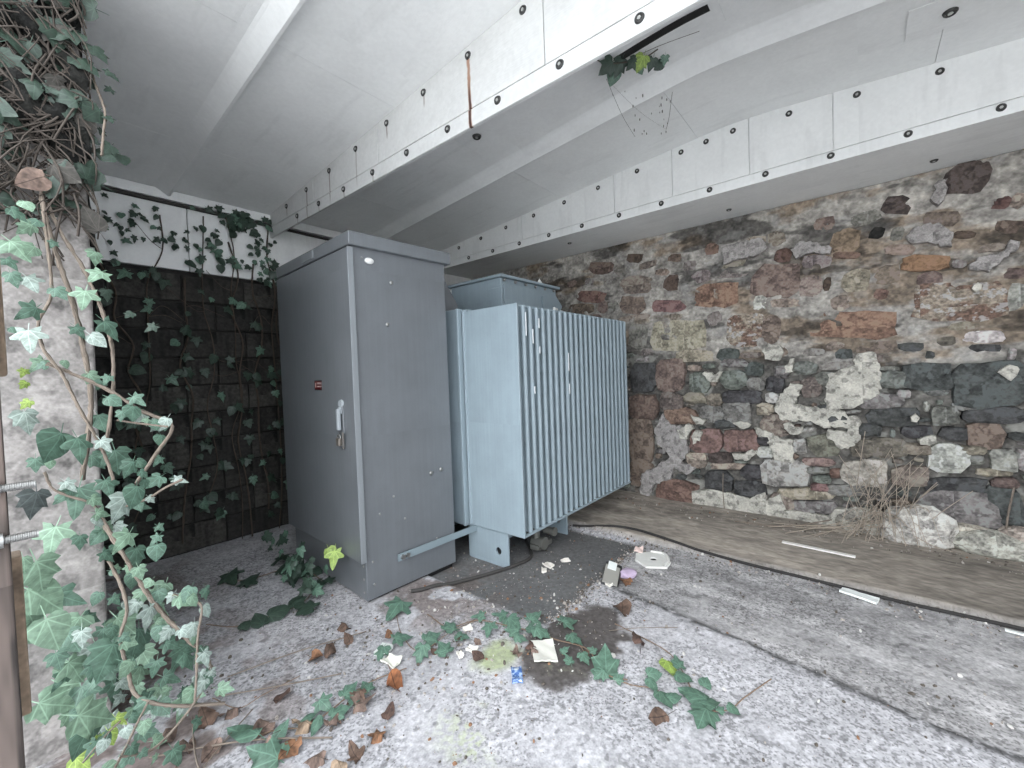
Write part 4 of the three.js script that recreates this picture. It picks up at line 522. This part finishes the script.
{
  const g = group('wall_ivy', 'ivy tinted dark for shade, climbing the block wall and the white band in the back corner', 'ivy'), Z = BZ + 0.03, st = [];
  const runs = [[1.32, 0, 1.35, 2.75], [1.38, 0, 1.33, 2.55], [1.62, 0, 1.66, 2.78], [1.12, 0.4, 1.18, 2.72], [0.62, 0.3, 0.86, 2.66], [1.75, 0.6, 1.7, 2.3], [0.9, 0.1, 1.02, 2.2], [1.5, 0.2, 1.52, 2.4], [0.72, 0.9, 0.52, 2.6]];
  for (const [x0, y0, x1, y1] of runs) { const pts = []; for (let i = 0; i <= 9; i++) { const t = i / 9; pts.push([mix(x0, x1, t) + rr(-0.05, 0.05), mix(y0, y1, t), Z + rr(0, 0.03)]); } st.push([rr(0.005, 0.011), pts]); }
  for (let k = 0; k < 16; k++) { const a = st[Math.floor(rr(0, 9))][1], p = a[Math.floor(rr(4, 9))], s = rr(-1, 1) > 0 ? 1 : -1; st.push([0.003, [p, [p[0] + s * rr(0.05, 0.12), p[1] + rr(-0.03, 0.10), Z + 0.03], [p[0] + s * rr(0.14, 0.26), p[1] + rr(-0.08, 0.2), Z + 0.03]]]); }
  stems(g, st, barkDark);
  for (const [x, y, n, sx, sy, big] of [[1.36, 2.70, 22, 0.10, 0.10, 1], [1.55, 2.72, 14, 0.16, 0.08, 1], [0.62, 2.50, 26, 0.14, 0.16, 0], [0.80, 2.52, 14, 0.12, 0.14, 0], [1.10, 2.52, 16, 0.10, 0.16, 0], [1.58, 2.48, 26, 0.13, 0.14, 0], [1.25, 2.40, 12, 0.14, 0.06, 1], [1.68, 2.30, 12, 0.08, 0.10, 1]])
    for (let i = 0; i < n; i++) { const a = rnd() + rnd() + rnd() - 1.5, b = rnd() + rnd() + rnd() - 1.5; leaf(g, [x + a * sx * 1.5, Math.min(2.8, y + b * sy * 1.5), Z + rr(0.01, 0.06)], big ? rr(0.05, 0.10) : rr(0.035, 0.065), V(rr(-0.5, 0.5), rr(0, 0.6), 1), rr(2, 4.3), pick(['ivy', 'star', 'heart']), leafMat[pick(['d', 'd', 'm'])]); }  // mature ivy green, mostly the dark tint: back-corner shade put into colour
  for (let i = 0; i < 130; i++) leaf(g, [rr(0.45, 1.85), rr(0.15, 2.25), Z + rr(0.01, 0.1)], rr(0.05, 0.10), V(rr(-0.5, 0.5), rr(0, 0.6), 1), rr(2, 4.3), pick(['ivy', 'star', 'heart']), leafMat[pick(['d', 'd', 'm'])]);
}
{
  const mk = (label, L, S, kinds) => { const g = group('trailing_ivy', label, 'ivy'); stems(g, S.map(([r, p]) => [r, p.map(([x, , z]) => [x, fy(x, z) + 0.012, z])]), bark); laid(g, L, kinds); return g; };
  mk('strand of grey-green ivy trailing across the floor before the transformer pad', STRAND_LEAVES, STRAND_STEMS, ['ivy', 'star', 'ivy']);
  mk('dark ivy clump with one yellow-green leaf on the bare pale concrete', CLUMP_LEAVES, CLUMP_STEMS, ['heart', 'ivy']);
  mk('ivy runner trailing from the pillar foot beside the big orange dead leaf', TRAIL_LEAVES, TRAIL_STEMS, ['ivy', 'star', 'long']);
  mk('short dark ivy runner creeping out from the cabinet side', CREEP_LEAVES, CREEP_STEMS, ['ivy', 'heart']);
  const c = mk('dense dark ivy clump growing up the cabinet foot with one bright green leaf', CORNER_LEAVES, CORNER_STEMS, ['ivy', 'star']);
  for (let i = 0; i < 34; i++) { const z = rr(-3.25, -2.55); leaf(c, [1.27 + rr(-0.14, 0.03), rr(0.03, 0.26) * (0.4 + 0.6 * smooth(-2.5, -2.9, z)), z], rr(0.05, 0.10), V(-1, rr(0.1, 0.9), rr(0, 0.9)), rr(2, 4.3), pick(['ivy', 'star']), leafMat[pick(['d', 'd', 'm'])]); }
  leaf(c, [1.27, 0.255, -2.50], 0.115, V(-0.5, 0.4, 0.8), 2.9, 'star', leafMat.y); leaf(c, [1.29, 0.27, -2.57], 0.085, V(-0.7, 0.5, 0.7), 3.5, 'heart', leafMat.y);
}
{
  const g = group('ivy_sprig', 'small green ivy sprig growing through the ceiling slot', 'ivy'), y = yc(-1.0) - 0.03;
  stems(g, [[0.005, [[2.25, yc(-1.2), -1.16], [2.27, y - 0.03, -1.11], [2.33, y - 0.035, -1.03], [2.40, y - 0.02, -0.92], [2.43, y + 0.01, -0.86]]], [0.002, [[2.34, y - 0.03, -1.02], [2.41, y + 0.01, -0.85], [2.47, y + 0.022, -0.65]]]], barkDark);
  for (const [x, z, s, t] of [[2.23, -1.10, 0.10, 'd'], [2.28, -1.05, 0.10, 'd'], [2.32, -1.10, 0.10, 'm'], [2.30, -0.98, 0.08, 'd'], [2.33, -0.94, 0.09, 'y'], [2.37, -0.96, 0.06, 'm'], [2.38, -0.90, 0.07, 'd'], [2.42, -0.87, 0.06, 'd'], [2.40, -0.83, 0.05, 'm']]) leaf(g, [x + 0.05, y - 0.055, z], s, V(-0.8, rr(-0.7, -0.1), 0.6), rr(2.4, 3.9), pick(['ivy', 'heart']), leafMat[t]);
}
{   // dusty cobweb under the second bay
  const g = group('cobweb', 'dusty cobweb strands hanging under the ceiling rib', 'cobweb'), cm = M(0x6e6a66, { roughness: 0.95 }), y = yc(-1.0);
  const A = V(2.40, y - 0.06, -1.16), B = V(2.95, y - 0.16, -1.22), C2 = V(2.78, y - 0.07, -0.90), D2 = V(3.12, y - 0.1, -1.06);
  for (const [a, b, r] of [[A, B, 0.0012], [C2, D2, 0.0014], [A, D2, 0.0006]]) part('strand', tube([a, a.clone().lerp(b, 0.5).add(V(0, -0.03, 0.0)), b], r, 10, 4), cm, g);
  for (let i = 0; i < 26; i++) { const t = rnd(), s = rnd(), p = A.clone().lerp(B, t).lerp(C2.clone().lerp(D2, t), s); const b = new THREE.IcosahedronGeometry(rr(0.003, 0.008), 0); b.scale(0.6, 1.6, 0.6); b.translate(p.x, p.y - 0.02, p.z); part('dust_clot', b, cm, g); }
}

// ---------------------------------------------------------------- litter on the floor
function dryLeaf(x, z, s, q, label, grp) {
  const kind = pick(['heart', 'star', 'long', 'ivy']), g = LG[kind].clone(), p = g.attributes.position; const c = rr(0.25, 0.9);
  for (let i = 0; i < p.count; i++) { const a = p.getX(i), b = p.getY(i); p.setZ(i, p.getZ(i) - c * a * a + 0.22 * Math.sin(a * 6 + b * 4 + x * 40)); }
  g.computeVertexNormals(); const m = single('dead_leaf', g, dryMat[q], label, 'dead leaf', grp); m.scale.setScalar(s); m.position.set(x, fy(x, z) + 0.012 + s * 0.14, z);
  m.quaternion.setFromUnitVectors(V(0, 0, 1), V(rr(-0.35, 0.25), 1, rr(-0.1, 0.5)).normalize()).multiply(new THREE.Quaternion().setFromAxisAngle(V(0, 0, 1), rr(-3, 3))); return m;
}
dryLeaf(1.057, -1.599, 0.125, 5, 'large orange-brown dead leaf lying flat on the pale concrete');
dryLeaf(1.951, -0.865, 0.11, 4, 'dark red-brown dead leaf beside the ivy clump stem');
dryLeaf(2.164, -1.048, 0.12, 1, 'curled brown dead leaf near the damp soil patch');
dryLeaf(1.558, -0.611, 0.10, 1, 'crumpled brown dead leaf below the ivy clump on open concrete');
dryLeaf(2.48, -1.17, 0.08, 0, 'small orange dead leaf beside the purple wrapper');
for (const [x, z, s, q] of [[0.928, -2.046, 0.08, 0], [0.992, -2.033, 0.09, 1], [1.10, -2.05, 0.07, 1], [0.725, -1.919, 0.07, 4], [0.919, -1.605, 0.09, 2], [0.90, -1.65, 0.08, 1], [0.763, -1.416, 0.07, 1], [0.705, -1.699, 0.09, 3], [0.80, -1.62, 0.07, 2], [0.62, -1.62, 0.08, 0], [0.56, -1.70, 0.09, 2], [0.60, -1.80, 0.08, 2], [0.52, -1.55, 0.08, 0], [0.45, -1.85, 0.09, 2], [0.40, -1.95, 0.08, 2], [0.66, -1.50, 0.07, 2], [0.85, -1.42, 0.06, 0], [0.48, -2.05, 0.09, 1], [0.36, -2.05, 0.08, 2], [0.55, -2.0, 0.07, 2], [0.33, -1.80, 0.08, 2], [0.42, -1.70, 0.07, 1], [1.15, -2.18, 0.07, 1], [1.25, -1.92, 0.06, 0], [0.70, -1.40, 0.06, 3], [0.95, -1.48, 0.06, 4]])
  dryLeaf(x, z, s, q, ['small orange-brown', 'small dull brown', 'small greyish pink', 'small straw-coloured', 'small dark red-brown'][q] + ' crumpled dead leaf in the litter near the pillar foot', ['orange', 'brown', 'greyish', 'straw', 'dark'][q] + ' dead leaves near the pillar foot');
for (const [x, z, s, q] of [[1.40, -1.42, 0.06, 4], [1.44, -1.58, 0.06, 1], [1.54, -1.30, 0.06, 2], [1.62, -1.27, 0.055, 4], [1.58, -1.22, 0.05, 2], [1.30, -1.62, 0.05, 1], [1.72, -1.02, 0.05, 1], [1.48, -1.5, 0.045, 2]])
  dryLeaf(x, z, s, q, ['orange', 'dull brown', 'greyish pink', 'straw-coloured', 'dark red-brown'][q] + ' dead leaf scrap tucked among the grey-green ivy strand', ['orange', 'brown', 'greyish', 'straw', 'dark'][q] + ' dead leaves in the ivy strand');
const paper = M(0xe4e2dc, { roughness: 0.8, map: paintTex });
function sheet(name, x, z, w, d, turn, mat, label, cat, thick = 0.006, curl = 0.02) {
  const g = new THREE.BoxGeometry(w, thick, d, 6, 1, 6), p = g.attributes.position; for (let i = 0; i < p.count; i++) { const a = p.getX(i) / w, b = p.getZ(i) / d; p.setY(i, p.getY(i) + curl * (a * a + 0.6 * a * b) + 0.1 * curl * Math.sin(a * 9 + b * 7)); p.setX(i, p.getX(i) + (hash(Math.round(b * 12) + 20, 3) - 0.5) * 0.06 * w); }
  g.computeVertexNormals(); const m = single(name, g, mat, label, cat); m.position.set(x, fy(x, z) + thick / 2 + 0.006, z); m.rotation.y = turn; return m;
}
sheet('paper_scrap', 1.62, -1.195, 0.15, 0.11, 0.75, M(0xdedbd0, { roughness: 0.85, map: paintTex }), 'cream square paper scrap on the moss beside the ivy strand', 'paper', 0.008, 0.02);
{ const p = new THREE.BoxGeometry(0.10, 0.022, 0.055, 8, 1, 4), q = p.attributes.position; for (let i = 0; i < q.count; i++) q.setY(i, q.getY(i) + 0.006 * Math.sin(q.getX(i) * 90) * Math.cos(q.getZ(i) * 60)); p.computeVertexNormals();
  const t = tex(128, 64, (u, v) => { const w = smooth(0.5, 0.6, fbm(u * 9, v * 5, 3)); const d = Math.hypot(u - 0.78, (v - 0.5) * 0.6) < 0.14; return d ? [0.82, 0.86, 0.9] : [mix(0.25, 0.6, w), mix(0.38, 0.68, w), mix(0.60, 0.8, w)]; });
  const m = single('sweet_wrapper', p, M(0xffffff, { map: t, roughness: 0.35 }), 'crumpled blue and silver wrapper beside the green moss', 'wrapper'); m.scale.setScalar(0.85); m.position.set(1.416, fy(1.416, -1.197) + 0.014, -1.197); m.rotation.y = 0.75; }
{ const g = group('paper_plate', 'crushed white square paper plate with a dark hole in its middle', 'litter', [2.886, fy(2.886, -1.158) + 0.006, -1.158]); g.rotation.y = 0.5;
  const s = new THREE.Shape(); [[-0.11, -0.08], [-0.03, -0.115], [0.09, -0.10], [0.125, -0.01], [0.09, 0.095], [-0.02, 0.11], [-0.115, 0.05]].forEach(([a, b], i) => i ? s.lineTo(a, b) : s.moveTo(a, b)); s.closePath(); const h = new THREE.Path(); h.absarc(0.005, -0.01, 0.028, 0, Math.PI * 2, true); s.holes.push(h);
  const q = new THREE.ExtrudeGeometry(s, { depth: 0.008, bevelEnabled: true, bevelSize: 0.006, bevelThickness: 0.004, bevelSegments: 2 }); q.rotateX(-Math.PI / 2); part('plate', q, paper, g);
  part('rim_fold', tube([[-0.11, 0.014, 0.06], [-0.02, 0.018, 0.108], [0.09, 0.016, 0.095], [0.125, 0.014, 0.01]], 0.009, 16, 6), paper, g); const d = new THREE.CylinderGeometry(0.03, 0.03, 0.004, 14); d.translate(0.005, 0.002, 0.01); part('dirt_disc', d, M(0x2f2b29), g); }
{ const p = new THREE.IcosahedronGeometry(0.055, 2), q = p.attributes.position; for (let i = 0; i < q.count; i++) { const k = 0.7 + 0.6 * fbm(q.getX(i) * 40 + 5, q.getZ(i) * 40 + q.getY(i) * 30, 2); q.setXYZ(i, q.getX(i) * k * 1.2, q.getY(i) * k * 0.45, q.getZ(i) * k); } p.computeVertexNormals(); const m = single('plastic_wrapper', p, M(0xb8a6bd, { roughness: 0.35 }), 'crumpled purple plastic wrapper beside the black tray', 'wrapper'); m.position.set(2.585, fy(2.585, -1.201) + 0.024, -1.201); }
{ const g = group('plastic_tray', 'small black plastic tray with a grey lid at the edge of the transformer pad', 'tray', [2.49, fy(2.49, -1.25) + 0.03, -1.27]); g.rotation.set(0.25, 0.35, 0.2);
  part('tray', rbox(-0.10, 0.10, -0.018, 0.012, -0.055, 0.055, 0.008), M(0x2a2a2c, { roughness: 0.4 }), g); part('lid', rbox(-0.10, 0.06, 0.013, 0.022, -0.05, 0.045, 0.003), M(0x8c8a84, { roughness: 0.5 }), g); part('lid_label', rbox(0.02, 0.09, 0.022, 0.026, -0.035, 0.02, 0.001), M(0xd4d8d6, { roughness: 0.5 }), g); }
sheet('pink_scrap', 2.97, -1.29, 0.075, 0.06, 0.3, M(0xdcc6be, { roughness: 0.7 }), 'small pink paper scrap by the ledge near the white plate', 'paper', 0.012, 0.05);
sheet('white_strip', 3.62, -0.26, 0.035, 0.42, -0.05, M(0xe8e6e1, { roughness: 0.6 }), 'long thin white plastic strip lying on the silted ledge', 'strip', 0.008, 0.0);
sheet('white_strip', 3.085, -0.03, 0.06, 0.17, -0.25, M(0xe4e8e6, { roughness: 0.6 }), 'short white plastic shard beside the dark cable on the ledge edge', 'strip', 0.012, 0.01);
sheet('white_strip', 3.09, 0.575, 0.02, 0.10, -0.1, M(0xe4e8e6, { roughness: 0.6 }), 'tiny white plastic sliver by the far end of the dark cable', 'strip', 0.008, 0.0);
sheet('white_carton', 1.16, -1.83, 0.075, 0.06, 0.4, M(0xe2e6e0, { roughness: 0.6, map: paintTex }), 'small white carton under an ivy leaf by the cabinet corner', 'carton', 0.02, 0.0);
sheet('pale_scrap', 1.135, -1.73, 0.06, 0.085, 0.2, M(0xe6e4d8, { roughness: 0.8 }), 'small pale paper scrap beside the big orange dead leaf', 'paper', 0.008, 0.04);
for (const [x, z, s] of [[1.42, -1.48, 0.035], [1.36, -1.5, 0.025], [2.42, -1.72, 0.05], [2.55, -1.66, 0.04], [2.34, -1.70, 0.035], [2.40, -1.25, 0.035], [1.53, -1.62, 0.03]]) { const m = sheet('pale_scrap', x, z, s, s * 1.5, x * 9, M(0xe2ddd4, { roughness: 0.85 }), 'tiny pale scrap of rubbish in the floor dirt', 'paper', 0.012, 0.02); m.userData.group = 'tiny pale scraps'; }
function rock(name, x, y, z, sx, sy, sz, mat, label, cat, sd) {
  const p = new THREE.IcosahedronGeometry(1, 2), q = p.attributes.position; for (let i = 0; i < q.count; i++) { const a = q.getX(i), b = q.getY(i), c = q.getZ(i); let k = 0.78 + 0.5 * fbm(a * 1.6 + sd, b * 1.6 + c * 1.3 + sd, 3); q.setXYZ(i, a * k * sx, Math.max(b * k, -0.55) * sy, c * k * sz); }
  const g = worldUV(toCreasedNormals(p, 0.6), 2); const m = single(name, g, mat, label, cat); m.position.set(x, y, z); return m;
}
const rk = (c) => M(c, { map: stoneTex[1], bumpMap: stoneBump, bumpScale: 0.01, roughness: 0.95 });
rock('loose_rock', 4.165, 0.12, 0.29, 0.10, 0.17, 0.20, rk(0xd2d1cb), 'white angular loose rock at the stone wall foot beside dead grass', 'rock', 3);
rock('loose_rock', 4.18, 0.08, 0.66, 0.11, 0.10, 0.22, rk(0xbfc0b6), 'pale greenish lump of mortar at the wall foot', 'rock', 9);
rock('loose_rock', 4.22, 0.16, 0.53, 0.06, 0.035, 0.14, rk(0xc4bfb2), 'flat pale stone slab leaning at the wall foot', 'rock', 14);
rock('loose_rock', 4.20, 0.16, 0.80, 0.07, 0.07, 0.12, rk(0xb8aea4), 'pinkish pale rock at the wall foot past the mortar lump', 'rock', 21);
rock('mortar_lump', 4.24, 0.07, 0.03, 0.07, 0.13, 0.22, rk(0xb2b1a8), 'low pale mortar lump at the wall foot behind dead grass', 'rock', 27);
{
  const g = group('dead_grass_tuft', 'dry straw-coloured grass tuft at the foot of the stone wall', 'grass', [4.17, 0.03, 0.12]), bl = [];
  for (let k = 0; k < 95; k++) { const a = rr(0, 6.28), L = rr(0.15, 0.5), y = rr(0, 0.34), d = rr(-0.6, 0.75), zz = rr(-0.17, 0.14), xx = rr(-0.08, 0.06); const up = k < 40; bl.push(tube([[xx, y, zz], [xx - rr(0.02, 0.1), y + (up ? L * 0.5 : rr(-0.05, 0.08)), zz + d * L * 0.5], [xx - rr(0.0, 0.2), Math.max(0.012, y + (up ? L : -L * rr(0.4, 0.8))), zz + d * L]], rr(0.0014, 0.003), 6, 4)); }
  for (let k = 0; k < 16; k++) { const L = rr(0.3, 0.7); bl.push(tube([[0, rr(0.05, 0.2), rr(-0.1, 0.1)], [-rr(0.1, 0.2), 0.06, -L * 0.5], [-rr(0.15, 0.4), 0.02, -L + rr(-0.1, 0.2)]], 0.0022, 8, 4)); }
  const m = part('straw', merge(bl), M(0xa89c8e, { roughness: 0.95 }), g); m.userData.kind = 'stuff';
}
for (const [pts, r, label] of [[[[4.19, 0.01, 0.72], [4.2, 0.25, 0.725], [4.22, 0.48, 0.76]], 0.006, 'thin dry stem standing against the stone wall past the rocks'], [[[4.19, 0.04, -0.99], [4.2, 0.2, -1.0], [4.22, 0.36, -1.0]], 0.004, 'thin pale stem standing under the red stones'], [[[3.9, 0.04, -0.85], [3.95, 0.05, -0.5], [4.15, 0.10, -0.2]], 0.005, 'long bent dry stalk lying along the wall foot']]) single('dry_stem', tube(pts, r, 16, 5), barkPale, label, 'stem');
{   // fallen twigs near the pillar
  for (const [a, b, r] of [[[0.30, -2.0], [0.75, -1.55], 0.006], [[0.45, -2.1], [0.40, -1.55], 0.005], [[0.55, -2.15], [0.95, -1.85], 0.005], [[0.35, -1.75], [0.62, -1.95], 0.004], [[0.62, -2.25], [1.2, -2.05], 0.005], [[1.95, -1.02], [2.18, -0.75], 0.003]]) { const mx = (a[0] + b[0]) / 2 + rr(-0.05, 0.05), mz = (a[1] + b[1]) / 2 + rr(-0.05, 0.05); single('fallen_twig', tube([[a[0], fy(...a) + 0.012, a[1]], [mx, fy(mx, mz) + 0.02, mz], [b[0], fy(...b) + 0.01, b[1]]], r * 0.6, 14, 5), barkPale, 'thin bare twig lying on the concrete floor', 'twig', 'fallen twigs on the floor'); }
}
{   // grit and crumbs that nobody could count
  const n = 5200, im = new THREE.InstancedMesh(new THREE.IcosahedronGeometry(1, 0), M(0xffffff, { roughness: 0.95 }), n), o = new THREE.Object3D(), c = new THREE.Color();
  for (let i = 0; i < n; i++) {
    let x, z; const t = rnd(); if (t < 0.35) { x = rr(0.2, 3.2); z = rr(-2.6, 1.2); } else if (t < 0.6) { x = 1.2 + 1.1 * (rnd() + rnd() - 1) + 0.5; z = -1.6 + 0.8 * (rnd() + rnd() - 1); } else if (t < 0.75) { x = rr(1.85, 3.1); z = PADZ + rr(-0.06, 0.06) + 0.05 * (rnd() + rnd() - 1); } else if (t < 0.9) { x = 3.12 + 0.1 * (rnd() + rnd() - 1); z = rr(-2.0, 1.0); } else { x = 4.15 - Math.abs(rnd() + rnd() - 1) * 0.4; z = rr(-2.0, 1.0); }
    const s = 0.0018 + 0.008 * rnd() ** 5; o.position.set(x, fy(x, z) + s * 0.3, z); o.scale.set(s * rr(0.8, 1.6), s * rr(0.5, 1), s * rr(0.8, 1.6)); o.rotation.set(rr(0, 3), rr(0, 3), rr(0, 3)); o.updateMatrix(); im.setMatrixAt(i, o.matrix);
    const k = rnd(); c.setRGB(...(k < 0.45 ? [0.10, 0.085, 0.07] : k < 0.75 ? [0.32, 0.29, 0.26] : k < 0.9 ? [0.55, 0.53, 0.5] : [0.22, 0.12, 0.07])); im.setColorAt(i, c);
  }
  im.name = 'floor_grit'; im.userData = { kind: 'stuff', label: 'scattered grit, crumbs and plant debris on the concrete floor', category: 'grit' }; im.castShadow = im.receiveShadow = true; scene.add(im);
}

renderer.render(scene, camera);
